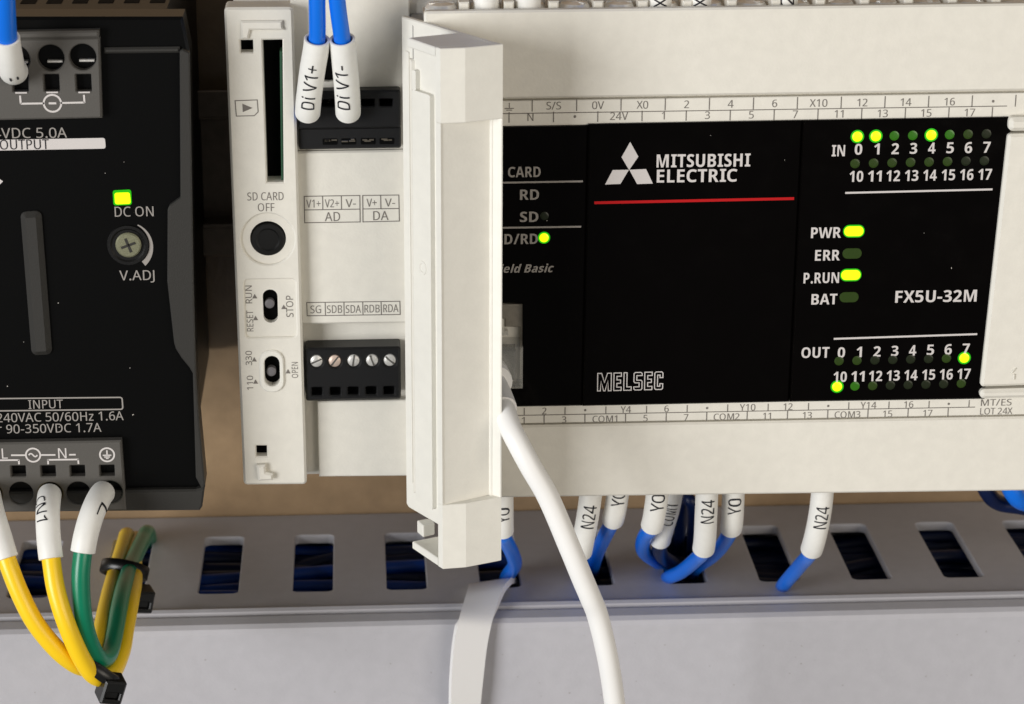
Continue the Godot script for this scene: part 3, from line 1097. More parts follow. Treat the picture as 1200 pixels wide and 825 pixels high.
	prism(st, [Vector2(-34.59, -12.62), Vector2(-17.89, -12.59), Vector2(-18.02, -27.42), Vector2(-34.58, -27.25)], -13.5, -10.9, 0.2)
	part("recess_face", st, "cream", plc)
	st = ns()
	lathe(st, Transform3D(Basis.IDENTITY, Vector3(-31.39, 49.61, -12.60)), [Vector2(4, -0.2), Vector2(4, 0), Vector2(0, 0)], 28)
	part("round_opening", st, "dark_hole", plc)
	st = ns()
	loop(st, [Vector2(-36.09, 26.13), Vector2(-26.34, 26.17), Vector2(-26.35, 21.33), Vector2(-36.12, 21.31)], 0.16, -10.0)
	loop(st, [Vector2(-25.83, 26.16), Vector2(-19.48, 26.16), Vector2(-19.42, 21.40), Vector2(-25.86, 21.33)], 0.16, -10.0)
	for s in [[Vector3(-36.10, 23.65, -10.00), Vector3(-26.35, 23.68, -10.00)], [Vector3(-25.87, 23.70, -10.00), Vector3(-19.46, 23.70, -10.00)], [Vector3(-32.87, 26.09, -10.00), Vector3(-32.88, 23.68, -10.00)], [Vector3(-29.58, 26.11, -10.00), Vector3(-29.59, 23.69, -10.00)], [Vector3(-22.68, 26.12, -10.00), Vector3(-22.67, 23.71, -10.00)]]:
		stroke(st, s[0], s[1], 0.16)
	loop(st, [Vector2(-36.08, 6.54), Vector2(-19.50, 6.52), Vector2(-19.45, 4.04), Vector2(-36.05, 4.06)], 0.16, -10.0)
	for s in [[Vector3(-32.81, 6.52, -10.00), Vector3(-32.80, 4.07, -10.00)], [Vector3(-29.47, 6.52, -10.00), Vector3(-29.47, 4.07, -10.00)], [Vector3(-26.12, 6.50, -10.00), Vector3(-26.10, 4.06, -10.00)], [Vector3(-22.85, 6.49, -10.00), Vector3(-22.81, 4.04, -10.00)]]:
		stroke(st, s[0], s[1], 0.16)
	part("label_boxes", st, "print_grey", face)
	for w in [["V1+", Vector3(-34.50, 24.79, -10.00), 2.5], ["V2+", Vector3(-31.25, 24.80, -10.00), 2.5], ["V-", Vector3(-27.95, 24.79, -10.00), 1.8], ["V+", Vector3(-24.27, 24.83, -10.00), 1.8], ["V-", Vector3(-21.04, 24.82, -10.00), 1.8], ["SG", Vector3(-34.51, 5.24, -10.00), 1.9], ["SDB", Vector3(-31.17, 5.22, -10.00), 2.7], ["SDA", Vector3(-27.82, 5.21, -10.00), 2.7], ["RDB", Vector3(-24.47, 5.22, -10.00), 2.7], ["RDA", Vector3(-21.11, 5.23, -10.00), 2.7]]:
		word(face, w[0], w[1], 1.45, w[2], "print_grey")
	word(face, "AD", Vector3(-31.22, 22.37, -10.00), 1.65, 2.7, "print_grey")
	word(face, "DA", Vector3(-22.68, 22.44, -10.00), 1.65, 2.7, "print_grey")

	upper_plug(plc)
	lower_plug(plc)


func upper_plug(plc: Node3D) -> void:
	var st := ns()
	var holes := []
	for x in [361.0, 384.5, 407.5, 430.5, 452.5]:
		holes.append(rr(Vector3(-86.56, 61.65, -8.00).x * 0.0 + px(x, 118.0) - 1.15, py(x, 125.0), px(x, 118.0) + 1.15, py(x, 116.5), 0.2, 2))
	prism(st, rquad([Vector2(-36.73, 45.29), Vector2(-18.99, 45.42), Vector2(-19.02, 38.68), Vector2(-36.74, 38.57)], 0.5), -13.0, -8.2, 0.35, holes)
	var o := part("terminal_plug", st, "black_connector", plc)
	st = ns()
	prism(st, [Vector2(-36.46, 45.03), Vector2(-19.20, 45.01), Vector2(-19.27, 38.49), Vector2(-36.61, 38.53)], -12.9, -11.2, 0.1)
	part("wire_entry", st, "dark_hole", o)
	st = ns()
	prism(st, rquad([Vector2(-36.75, 38.68), Vector2(-19.00, 38.75), Vector2(-19.01, 34.90), Vector2(-36.77, 34.80)], 0.4), -13.0, -8.9, 0.3)
	part("screw_ledge", st, "black_connector", o)
	var rng := RandomNumberGenerator.new()
	rng.seed = 4
	for x in [386.0, 408.0, 431.0, 453.0]:
		st = ns()
		prism(st, rr(px(x, 165) - 1.3, py(x, 170.5), px(x, 165) + 1.3, py(x, 163.0), 0.2, 2), -9.4, -8.86, 0.0)
		part("screw_opening", st, "dark_hole", o)
		st = ns()
		for m in 3:
			var c := Vector3(px(x, 165.0) + rng.randf_range(-0.9, 0.9), py(x, 165.5 + rng.randf_range(-1.5, 1.5)), -8.8)
			var l := rng.randf_range(0.25, 0.55)
			box(st, c - Vector3(l, 0.13, 0.1), c + Vector3(l, 0.13, 0.05), 0.04)
		part("screw", st, "steel", o)


func px(x: float, y: float) -> float:   # spacing along the plug, millimetres
	return lerpf(Vector3(-36.81, 41.90, -8.20).x, Vector3(-19.03, 41.72, -8.20).x, (x - 349.0) / 120.5)


func py(_x: float, y: float) -> float:
	return lerpf(Vector3(-27.76, 45.43, -8.20).y, Vector3(-27.93, 35.12, -8.20).y, (y - 106.0) / 68.0)


func lower_plug(plc: Node3D) -> void:
	var st := ns()
	var holes := []
	var eyes := []
	var cs: Array = [Vector3(-34.57, -4.12, -8.40), Vector3(-31.30, -4.15, -8.40), Vector3(-27.93, -4.12, -8.40), Vector3(-24.61, -4.13, -8.40), Vector3(-21.43, -4.16, -8.40)]
	var es: Array = [Vector3(-34.58, -9.81, -8.40), Vector3(-31.28, -9.83, -8.40), Vector3(-28.06, -9.83, -8.40), Vector3(-24.84, -9.82, -8.40), Vector3(-21.62, -9.85, -8.40)]
	for k in 5:
		holes.append(circ(Vector2(cs[k].x, cs[k].y), 1.25, 18))
		eyes.append(rr(es[k].x - 0.95, es[k].y - 0.75, es[k].x + 0.95, es[k].y + 0.75, 0.2, 2))
	prism(st, rquad([Vector2(-36.54, -1.59), Vector2(-19.46, -1.55), Vector2(-19.48, -11.55), Vector2(-36.61, -11.65)], 0.5), -13.0, -8.4, 0.4, holes + eyes)
	var o := part("terminal_plug", st, "black_connector", plc)
	st = ns()
	for e in es:
		box(st, Vector3(e.x - 1.1, e.y - 0.9, -12.6), Vector3(e.x + 1.1, e.y + 0.9, -10.4), 0.1)
	part("wire_entry", st, "dark_hole", o)
	for k in 5:
		st = ns()
		var t := Transform3D(Basis(Vector3(0, 0, 1), 0.4 + 0.5 * k), cs[k] + Vector3(0, 0, -0.5))
		lathe(st, t, [Vector2(1.22, -2), Vector2(1.22, -0.1), Vector2(1.05, 0.12), Vector2(0.6, 0.24), Vector2(0, 0.3)], 20)
		var head := part("screw", st, "silver" if k != 1 else "copper", o)
		st = ns()
		prism(st, [Vector2(-1.0, -0.16), Vector2(1.0, -0.12), Vector2(1.0, 0.14), Vector2(-1.0, 0.14)], 0.05, 0.31, 0.0, [], t)
		part("slot", st, "terminal_grey", head)


# ------------------------------------------------------------------ the open flap: a shallow tray hinged at its far edge
func flap(plc: Node3D) -> void:
	# plan points (x, z)
	var a := Vector2(-18.8, -6.0)
	var b := Vector2(-9.55, 8.25)
	var c := Vector2(-3.9, 18.6)
	var d := Vector2(-13.11, 21.14)
	var e := Vector2(-18.09, 12.1)
	var k := Vector2(-9.1, 20.6)
	var u := (c - a).normalized()
	var n := Vector2(u.y, -u.x)
	var low := -32.1
	var high := 58.74
	var outer := c + n * 1.2
	var d_in := d - u * 1.4
	var inner := c - u * 1.9
	# plate, whose far lower corner is cut off, extruded through its thickness
	var pt := Transform3D(Basis(Vector3(u.x, 0, u.y), Vector3(0, 1, 0), Vector3(n.x, 0, n.y)), Vector3(a.x, 0, a.y))
	var len := (c - a).length()
	var st := ns()
	prism(st, [Vector2(0, -30.9), Vector2(0.8, -31.4), Vector2(12, -31.4), Vector2(12, low + 0.02), Vector2(len - 1.5, low + 0.02), Vector2(len - 1.5, high - 0.02), Vector2(0, high - 0.02)], 0.0, 1.2, 0.2, [], pt, true)
	var root := part("open_flap", st, "cream_flap", plc, "cream flap swung open towards the viewer")
	# end walls
	for y in [[high - 1.6, high - 0.04], [low + 0.04, low + 1.5]]:
		st = ns()
		prism(st, [e, d_in.lerp(e, 0.02), inner, b], y[0], y[1], 0.15, [], UPRIGHT, true)
		part("end_wall", st, "cream_flap", root)
	# near wall: thick end blocks with a crease, and a sunk grip between them
	for y in [[46.4, high], [low, -20.2]]:
		st = ns()
		prism(st, [d, k, outer, outer - u * 2.0, inner, d_in], y[0], y[1], 0.12, [], UPRIGHT, true)
		part("grip_block", st, "cream_flap", root)
	st = ns()
	var g := Vector2(-4.85, 16.85)
	prism(st, [d, Vector2(-12.7, 20.8), g, outer + Vector2(-0.2, 0.05), outer, outer - u * 2.4, inner - u * 1.4, d_in], -20.2, 46.4, 0.0, [], UPRIGHT)
	part("grip", st, "cream_flap", root)
	# rib, notch and hinge strip on the inner face
	st = ns()
	prism(st, rquad([Vector2(4.6, -28.5), Vector2(10.2, -28.5), Vector2(10.2, 47.0), Vector2(4.6, 47.0)], 0.4), -0.9, 0.05, 0.0, [], pt)
	prism(st, rquad([Vector2(4.6, 47.0), Vector2(5.8, 47.0), Vector2(5.8, 50.4), Vector2(4.6, 50.4)], 0.3), -0.9, 0.05, 0.0, [], pt)
	part("rib", st, "cream_flap", root)
	st = ns()
	prism(st, rquad([Vector2(1.1, -26), Vector2(2.6, -26), Vector2(2.6, 53), Vector2(1.1, 53)], 0.3), -0.22, 0.05, 0.0, [], pt)
	part("hinge_strip", st, "cream_flap", root)
	st = ns()
	lathe(st, pt * Transform3D(Basis(Vector3(1, 0, 0), PI), Vector3(7.6, 16.0, -0.85)), [Vector2(1.3, 0.0), Vector2(1.2, 0.2), Vector2(0.8, 0.2), Vector2(0.7, 0.0)], 24)
	part("mould_mark", st, "cream_flap", root)
	# catch at the bottom
	st = ns()
	prism(st, rquad([Vector2(-17.3, 12.2), Vector2(-15.0, 11.4), Vector2(-14.2, 13.4), Vector2(-16.3, 14.6)], 0.2), -28.9, -26.6, 0.15, [], UPRIGHT, true)
	part("catch", st, "cream_flap", root)


# ------------------------------------------------------------------ the power supply
func power_supply() -> void:
	var o := thing("power_supply", "black power supply unit with a lit DC ON lamp and grey terminal blocks", "power supply", Vector3(-78, -29, -85))
	var st := ns()
	box(st, Vector3(-100, -28.2, -85), Vector3(-58.5, 60.2, -6), 0.6)
	part("case", st, "black_plastic", o)
	st = ns()
	prism(st, [Vector2(-91.11, 60.44), Vector2(-55.38, 60.17), Vector2(-54.46, 54.38), Vector2(-55.38, 14.00), Vector2(-55.49, -3.20), Vector2(-55.34, -11.16), Vector2(-54.68, -24.44), Vector2(-55.34, -28.03), Vector2(-55.74, -28.76), Vector2(-96.96, -28.28)], -6.5, 0.6, 0.5)
	var front := part("front_panel", st, "supply_panel", o)
	# dark grey frame along the right side and the bottom
	st = ns()
	prism(st, [Vector2(-55.99, 54.69), Vector2(-55.49, 54.97), Vector2(-54.38, 54.38), Vector2(-55.21, 14.42), Vector2(-55.40, -2.71), Vector2(-55.24, -10.65), Vector2(-54.57, -23.39), Vector2(-54.98, -24.36), Vector2(-56.09, -21.90), Vector2(-55.90, -2.38), Vector2(-56.45, -1.27), Vector2(-57.72, 0.48), Vector2(-58.68, 2.22), Vector2(-58.93, 3.32), Vector2(-59.66, 14.49), Vector2(-59.08, 27.27), Vector2(-58.68, 28.02), Vector2(-56.83, 29.35)], 0.5, 2.0, 0.2)
	part("side_frame", st, "supply_frame", front)
	st = ns()
	prism(st, [Vector2(-96.47, -23.98), Vector2(-56.18, -24.17), Vector2(-54.58, -23.72), Vector2(-55.17, -27.46), Vector2(-55.65, -28.19), Vector2(-96.72, -27.71)], 0.5, 2.0, 0.35)
	part("lower_frame", st, "supply_frame", front)
	st = ns()
	prism(st, [Vector2(-68.62, 55.23), Vector2(-56.04, 55.27), Vector2(-55.94, 54.25), Vector2(-68.67, 54.22)], 0.5, 1.4, 0.35)
	part("upper_step", st, "supply_frame", front)
	# vents in the top
	st = ns()
	for k in 9:
		var x := -97.0 + 4.4 * k
		box(st, Vector3(x, 59.2, -30), Vector3(x + 2.6, 60.28, -12), 0.05)
	part("vents", st, "dark_hole", o)
	# raised ridge
	st = ns()
	prism(st, rquad([Vector2(-84.11, 26.92), Vector2(-80.57, 27.17), Vector2(-80.12, 1.30), Vector2(-83.65, 1.12)], 1.0), 0.4, 1.9, 0.9)
	part("grip_ridge", st, "supply_frame", front)

	# upper terminal block
	st = ns()
	var holes := []
	var tops: Array = [Vector2(-83.02, 53.71), Vector2(-77.32, 53.80), Vector2(-72.03, 53.90)]
	var sqs: Array = [Vector2(-82.56, 49.59), Vector2(-77.41, 49.61), Vector2(-72.11, 49.56)]
	for c in tops:
		holes.append(circ(c, 2.25, 28))
	for c in sqs:
		holes.append(rr(c.x - 1.3, c.y - 1.45, c.x + 1.3, c.y + 1.45, 0.1, 1))
	prism(st, [Vector2(-91.08, 56.94), Vector2(-69.12, 57.19), Vector2(-69.37, 43.48), Vector2(-91.99, 43.20)], -6.0, 2.4, 0.3, holes)
	var tb := part("terminal_block", st, "terminal_grey", o)
	st = ns()
	prism(st, [Vector2(-90.94, 58.17), Vector2(-69.17, 58.42), Vector2(-69.18, 57.27), Vector2(-91.02, 57.02)], 0.4, 2.8, 0.3)
	part("block_lip", st, "terminal_grey", tb)
	inside_terminals(tb, tops, sqs)
	st = ns()
	var z := 2.4
	for c in tops:
		box(st, Vector3(c.x - 0.7, c.y - 0.95, 0.2), Vector3(c.x + 1.85, c.y - 0.55, 1.7), 0.08)
	part("clamp_edge", st, "silver", tb)
	st = ns()
	for c in sqs:
		box(st, Vector3(c.x - 0.95, c.y - 1.75, 2.2), Vector3(c.x + 1.0, c.y - 1.5, 2.55), 0.04)
	stroke(st, Vector3(-82.75, 47.48, 2.40), Vector3(-82.72, 46.10, 2.40), 0.32)
	stroke(st, Vector3(-82.72, 46.10, 2.40), Vector3(-78.80, 46.13, 2.40), 0.32)
	stroke(st, Vector3(-76.11, 46.16, 2.40), Vector3(-72.14, 46.21, 2.40), 0.32)
	stroke(st, Vector3(-72.14, 46.14, 2.40), Vector3(-72.16, 47.52, 2.40), 0.32)
	loop(st, circ(Vector2(-77.46, 46.12), 1.45, 24), 0.32, z)
	stroke(st, Vector3(-78.09, 46.13, 2.40), Vector3(-76.82, 46.11, 2.40), 0.35)
	part("terminal_symbols", st, "print_white", tb)
	word(front, "24VDC 5.0A", Vector3(-82.45, 40.65, 0.65), 1.75, 13.8, "print_dim")
	st = ns()
	prism(st, rquad([Vector2(-92.49, 39.46), Vector2(-69.22, 39.65), Vector2(-69.16, 37.79), Vector2(-92.61, 37.61)], 0.4), 0.5, 0.66, 0.0)
	var bar := part("output_bar", st, "print_white", front)
	word(bar, "OUTPUT", Vector3(-82.77, 38.66, 0.66), 1.7, 8.2, "print_black")
	st = ns()
	tri(st, Vector3(-88.18, 30.87, 0.65), Vector3(-86.73, 32.28, 0.65), Vector3(-88.03, 33.26, 0.65))
	part("printed_arrow", st, "print_white", front)

	# lamp and voltage trimmer
	st = ns()
	prism(st, rquad([Vector2(-68.36, 30.46), Vector2(-65.24, 30.58), Vector2(-65.22, 27.87), Vector2(-68.34, 27.81)], 0.4), 0.5, 0.68, 0.0)
	var lamp := part("indicator_light", st, "led_halo", front, "lit yellow-green square indicator light")
	st = ns()
	prism(st, rquad([Vector2(-68.08, 30.04), Vector2(-65.48, 30.09), Vector2(-65.37, 28.08), Vector2(-68.06, 28.02)], 0.4), 0.6, 0.85, 0.08)
	part("lens", st, "led_lit", lamp)
	word(front, "DC ON", Vector3(-64.89, 26.70, 0.65), 1.75, 6.6, "print_dim")
	word(front, "V.ADJ", Vector3(-64.91, 15.31, 0.65), 1.75, 6.0, "print_dim")
	var dial: Vector3 = Vector3(-66.20, 20.75, 0.60)
	st = ns()
	lathe(st, Transform3D(Basis.IDENTITY, dial), [Vector2(3.6, 0.0), Vector2(3.5, 0.35), Vector2(3.0, 0.35), Vector2(2.7, 0.1), Vector2(0, 0.1)], 32)
	part("trimmer_well", st, "black_plastic", front)
	st = ns()
	var dt := Transform3D(Basis(Vector3(0, 0, 1), 0.35), dial + Vector3(0.1, 0.1, 0.0))
	lathe(st, dt, [Vector2(2.2, 0.0), Vector2(2.2, 0.45), Vector2(1.95, 0.65), Vector2(0, 0.7)], 28)
	var trim := part("trimmer", st, "trimmer_metal", front)
	st = ns()
	for r in [0.0, PI / 2.0]:
		var tt := dt * Transform3D(Basis(Vector3(0, 0, 1), r), Vector3.ZERO)
		prism(st, [Vector2(-1.3, -0.22), Vector2(1.3, -0.22), Vector2(1.3, 0.22), Vector2(-1.3, 0.22)], 0.5, 0.74, 0.0, [], tt)
	part("cross_slot", st, "supply_frame", trim)
	st = ns()
	for k in 18:   # crescent that widens downwards
		var p := []
		for j in [k, k + 1]:
			var w: float = lerpf(0.12, 0.62, j / 18.0)
			var ang := lerpf(deg_to_rad(62), deg_to_rad(-52), j / 18.0)
			p.append(dial + Vector3(cos(ang), sin(ang) * 1.05, 0) * (3.75 - w * 0.2) + Vector3(0, 0, 0.06))
			p.append(dial + Vector3(cos(ang), sin(ang) * 1.05, 0) * (3.75 + w * 1.3) + Vector3(0, 0, 0.06))
		quad(st, p[0], p[2], p[3], p[1])
	part("printed_crescent", st, "print_dim", front)

	# lower print and terminal block
	st = ns()
	loop(st, rquad([Vector2(-95.53, -6.81), Vector2(-68.49, -7.01), Vector2(-68.44, -9.24), Vector2(-95.69, -9.11)], 0.4), 0.24, 0.62)
	part("input_frame", st, "print_dim", front)
	word(front, "INPUT", Vector3(-81.81, -8.03, 0.65), 1.6, 6.0, "print_dim")
	word(front, "100-240VAC 50/60Hz 1.6A", Vector3(-81.64, -10.42, 0.65), 1.65, 26.5, "print_dim")
	word(front, "or 90-350VDC 1.7A", Vector3(-82.06, -12.53, 0.65), 1.65, 19.4, "print_dim")
	st = ns()
	holes = []
	var rounds: Array = [Vector2(-92.26, -24.07), Vector2(-86.82, -24.07), Vector2(-81.69, -24.22), Vector2(-76.76, -24.23), Vector2(-71.23, -24.18)]
	sqs = [Vector2(-92.29, -19.87), Vector2(-87.01, -19.88), Vector2(-81.81, -19.95), Vector2(-76.69, -20.02), Vector2(-71.52, -20.07)]
	for c in rounds:
		holes.append(circ(c, 2.15, 28))
	for c in sqs:
		holes.append(rr(c.x - 1.3, c.y - 1.05, c.x + 1.3, c.y + 1.05, 0.1, 1))
	prism(st, [Vector2(-95.79, -14.51), Vector2(-68.83, -14.47), Vector2(-68.54, -27.66), Vector2(-96.65, -27.55)], -6.0, 2.4, 0.3, holes)
	tb = part("terminal_block", st, "terminal_grey", o)
	inside_terminals(tb, rounds, sqs)
	st = ns()
	for c in rounds:
		box(st, Vector3(c.x - 0.4, c.y + 0.75, -0.6), Vector3(c.x + 1.7, c.y + 1.0, 0.4), 0.05)
	part("clamp_edge", st, "copper", tb)
	st = ns()
	loop(st, circ(Vector2(-84.28, -16.85), 1.25, 24), 0.3, z)
	loop(st, circ(Vector2(-71.41, -17.04), 1.25, 24), 0.3, z)
	var wave := []
	var wc: Vector2 = Vector2(-84.28, -16.85)
	for k in 13:
		wave.append(wc + Vector2(-0.75 + 0.125 * k, 0.3 * sin(TAU * k / 12.0)))
	loop(st, wave, 0.26, z, false)
	for s in [[Vector3(-88.10, -16.80, 2.40), Vector3(-85.66, -16.84, 2.40)], [Vector3(-82.88, -16.86, 2.40), Vector3(-80.39, -16.89, 2.40)], [Vector3(-78.02, -16.91, 2.40), Vector3(-76.86, -16.91, 2.40)], [Vector3(-93.04, -17.67, 2.40), Vector3(-86.75, -17.73, 2.40)], [Vector3(-86.82, -17.66, 2.40), Vector3(-86.81, -18.53, 2.40)], [Vector3(-81.85, -17.79, 2.40), Vector3(-76.39, -17.82, 2.40)], [Vector3(-81.75, -17.73, 2.40), Vector3(-81.74, -18.63, 2.40)], [Vector3(-76.49, -17.77, 2.40), Vector3(-76.47, -18.67, 2.40)]]:
		stroke(st, s[0], s[1], 0.3)
	var ec: Vector3 = Vector3(-71.41, -17.04, 2.40)
	stroke(st, ec + Vector3(0, 0.85, 0), ec + Vector3(0, -0.1, 0), 0.26)
	stroke(st, ec + Vector3(-0.75, -0.1, 0), ec + Vector3(0.75, -0.1, 0), 0.24)
	stroke(st, ec + Vector3(-0.5, -0.42, 0), ec + Vector3(0.5, -0.42, 0), 0.22)
	stroke(st, ec + Vector3(-0.25, -0.7, 0), ec + Vector3(0.25, -0.7, 0), 0.2)
	part("terminal_symbols", st, "print_white", tb)
	word(tb, "L", Vector3(-89.19, -16.46, 2.40), 1.9, 0.0, "print_white")
	word(tb, "N", Vector3(-79.19, -16.60, 2.40), 1.9, 0.0, "print_white")

	var rng := RandomNumberGenerator.new()
	rng.seed = 9
	st = ns()
	for k in 16:
		var p := Vector3(rng.randf_range(-99, -63), rng.randf_range(-15, 40), 0.64)
		var s := rng.randf_range(0.03, 0.075)
		var a := rng.randf_range(0, TAU)
		var d := Vector3(cos(a), sin(a), 0) * s * rng.randf_range(1, 2.5)
		var q := Vector3(-sin(a), cos(a), 0) * s
		quad(st, p - d - q, p + d - q, p + d + q, p - d + q)
	var specks := part("dust", st, "dust", o)
	specks.set_meta("kind", "stuff")


func inside_terminals(tb: Node3D, rounds: Array, sqs: Array) -> void:
	var st := ns()
	for c in rounds:
		lathe(st, Transform3D(Basis.IDENTITY, Vector3(c.x, c.y, -3.2)), [Vector2(2.5, -1), Vector2(2.5, 0), Vector2(0, 0)], 20)
	for c in sqs:
		box(st, Vector3(c.x - 1.5, c.y - 1.6, -5), Vector3(c.x + 1.5, c.y + 1.6, -1.5), 0.05)
	part("terminal_interior", st, "dark_hole", tb)


# ------------------------------------------------------------------ wires, cables and ties
func wire(label: String, group: String, color: String, p: Array, r: float) -> Node3D:
	var name_: String = {"blue_wire": "blue_wire", "yellow_wire": "yellow_wire", "green_wire": "green_wire", "teal_wire": "teal_wire", "navy_wire": "blue_wire", "deep_blue_wire": "blue_wire"}[color]
	var o := thing(name_, label, "wire", p[p.size() - 1], group)
	var st := ns()
	tube(st, spline(p, 10), r, 20)
	part("insulation", st, color, o)
	return o


func marker(o: Node3D, p: Array, t0: float, t1: float, r: float, text := "", at := 0.5, h := 2.4, w := 8.0, face := Vector3(0, 0.2, 1)) -> void:
	var fine := spline(p, 40)
	var q := []
	for i in 17:
		q.append(fine[clampi(roundi(lerpf(t0, t1, i / 16.0) * 40.0), 0, fine.size() - 1)])
	var st := ns()
	sleeve(st, q, r, r - 0.45, 28)
	var m := part("marker_sleeve", st, "white_sleeve", o)
	if text:
		wrapped(m, text, q, r, at, h, w, face)


func wiring() -> void:
	# two blue wires with marker sleeves in the upper plug of the controller
	var p: Array = [Vector3(-38.36, 199.82, 24.00), Vector3(-34.68, 121.11, 14.00), Vector3(-33.14, 86.43, 8.00), Vector3(-32.79, 72.16, 5.00), Vector3(-32.92, 63.32, 3.00), Vector3(-33.09, 56.31, 1.00), Vector3(-33.96, 50.83, -1.50), Vector3(-34.68, 45.85, -4.00), Vector3(-35.09, 41.98, -6.50), Vector3(-35.18, 40.77, -11.00)]
	var o := wire("left one of two bright blue wires entering the upper black plug", "blue wires at the analog plug", "blue_wire", p, 1.42)
	marker(o, p, 7.98, 5.0, 2.2, "Di V1+", 0.47, 2.3, 9.6, Vector3(0.0, 0.2, 1))
	p = [Vector3(-33.60, 199.89, 24.00), Vector3(-31.26, 121.12, 14.00), Vector3(-30.12, 86.42, 8.00), Vector3(-29.99, 72.15, 5.00), Vector3(-29.60, 63.30, 3.00), Vector3(-28.88, 56.28, 1.00), Vector3(-28.48, 50.78, -1.50), Vector3(-28.20, 45.78, -4.00), Vector3(-28.12, 41.91, -6.50), Vector3(-28.14, 40.70, -11.00)]
	o = wire("right one of two bright blue wires entering the upper black plug", "blue wires at the analog plug", "blue_wire", p, 1.42)
	marker(o, p, 7.98, 5.0, 2.2, "Di V1-", 0.47, 2.3, 9.6, Vector3(-0.3, 0.2, 1))

	# blue wire at the upper left of the power supply
	p = [Vector3(-76.45, 196.81, 40.00), Vector3(-80.38, 121.72, 28.00), Vector3(-81.67, 89.79, 22.00), Vector3(-82.13, 75.98, 18.00), Vector3(-82.60, 65.95, 15.00), Vector3(-83.13, 59.16, 11.50), Vector3(-83.19, 55.54, 9.00), Vector3(-83.34, 52.37, 5.50), Vector3(-83.32, 51.53, 1.00), Vector3(-83.79, 50.96, -3.00)]
	o = wire("thick blue wire coming down into the upper terminal of the power supply", "", "blue_wire", p, 1.75)
	marker(o, p, 7.6, 5.0, 2.2, ":", 0.35, 2.0, 1.0, Vector3(0.1, 0.2, 1))

	# power leads: two yellow and a green one, down to the first tie, then back up into the duct
	p = [Vector3(-93.27, -26.47, -4.00), Vector3(-92.16, -23.58, 4.00), Vector3(-90.81, -24.37, 10.00), Vector3(-89.32, -27.94, 13.00), Vector3(-88.09, -31.26, 15.00), Vector3(-85.93, -37.22, 16.50), Vector3(-83.28, -43.04, 17.00), Vector3(-79.32, -49.17, 16.00), Vector3(-75.97, -53.03, 13.00), Vector3(-74.50, -52.98, 8.00), Vector3(-74.54, -53.18, -2.00), Vector3(-74.81, -53.98, -13.00), Vector3(-75.10, -55.48, -26.00), Vector3(-75.43, -58.45, -45.00), Vector3(-75.40, -59.58, -58.00), Vector3(-75.62, -61.27, -66.00), Vector3(-76.83, -70.61, -82.00)]
	o = wire("yellow wire at the left edge, running from the power supply terminal to the tie", "", "yellow_wire", p, 1.62)
	marker(o, p, 1.0, 3.95, 2.1)
	p = [Vector3(-82.40, -26.87, -4.00), Vector3(-81.63, -23.80, 4.00), Vector3(-81.31, -24.89, 10.00), Vector3(-81.00, -28.12, 13.00), Vector3(-80.52, -31.43, 15.00), Vector3(-79.70, -36.50, 17.00), Vector3(-78.03, -42.71, 18.00), Vector3(-75.85, -49.76, 17.00), Vector3(-73.89, -53.93, 15.00), Vector3(-71.79, -55.45, 11.00), Vector3(-70.65, -55.15, 3.00), Vector3(-70.63, -54.81, -6.00), Vector3(-70.67, -54.62, -18.00), Vector3(-71.25, -56.46, -32.00), Vector3(-72.83, -59.20, -50.00), Vector3(-73.72, -61.33, -62.00), Vector3(-74.30, -63.96, -70.00), Vector3(-75.47, -72.64, -82.00)]
	o = wire("yellow wire in the middle, its white sleeve printed near the top", "", "yellow_wire", p, 1.62)
	marker(o, p, 1.0, 3.95, 2.1, "CN1", 0.42, 2.1, 4.6, Vector3(-0.35, 0.2, 1))
	p = [Vector3(-72.08, -26.92, -4.00), Vector3(-72.40, -23.68, 4.00), Vector3(-73.34, -24.26, 10.00), Vector3(-74.36, -26.99, 13.00), Vector3(-75.12, -30.49, 14.50), Vector3(-75.63, -35.18, 15.50), Vector3(-75.53, -41.43, 16.00), Vector3(-74.81, -46.57, 15.50), Vector3(-73.53, -50.78, 14.00), Vector3(-72.23, -52.49, 9.50), Vector3(-72.02, -52.64, 0.00), Vector3(-72.12, -52.66, -10.00), Vector3(-72.25, -53.74, -22.00), Vector3(-72.43, -57.20, -42.00), Vector3(-71.75, -59.29, -58.00), Vector3(-71.38, -60.79, -66.00), Vector3(-72.47, -70.71, -82.00)]
	o = wire("green wire with a plain white sleeve, looped between power supply and duct", "", "green_wire", p, 1.62)
	marker(o, p, 0.95, 3.95, 2.15, "L", 0.5, 2.2, 2.2, Vector3(1.1, 0.2, 0.7))

	tie("black cable tie pulled round the yellow and green wires at the bottom", Vector3(-74.38, -52.98, 12.50), Vector3(0.62, 0.72, -0.3), 4.9, 3.9, Vector3(-71.41, -56.07, 15.50), -18.0)
	tie("black cable tie round the wire bundle just where it enters the duct", Vector3(-73.58, -56.88, -38.00), Vector3(0.2, 0.75, -0.62), 3.9, 3.0, Vector3(-69.85, -60.02, -31.00), -12.0)

	# network cable: plug in the socket, then the white cable hanging down across the duct
	var c := thing("network_cable", "thick round white cable plugged into the black panel and hanging across the duct", "cable", Vector3(17.48, -60.75, 17.00))
	var st := ns()
	tube(st, spline([Vector3(-3.68, -4.19, 4.00), Vector3(-2.83, -4.59, 10.00), Vector3(-2.24, -5.28, 15.00), Vector3(-1.39, -7.23, 19.00), Vector3(-0.13, -9.44, 21.00), Vector3(1.86, -13.12, 22.00), Vector3(5.04, -19.12, 22.00), Vector3(8.88, -28.69, 22.00), Vector3(11.06, -34.40, 21.50), Vector3(12.49, -38.04, 21.00), Vector3(13.92, -42.11, 20.00), Vector3(15.88, -50.53, 19.00), Vector3(17.55, -60.75, 17.00), Vector3(19.17, -74.65, 15.00), Vector3(21.79, -114.57, 8.00), Vector3(23.05, -285.68, 2.00)], 8), 1.9, 24)
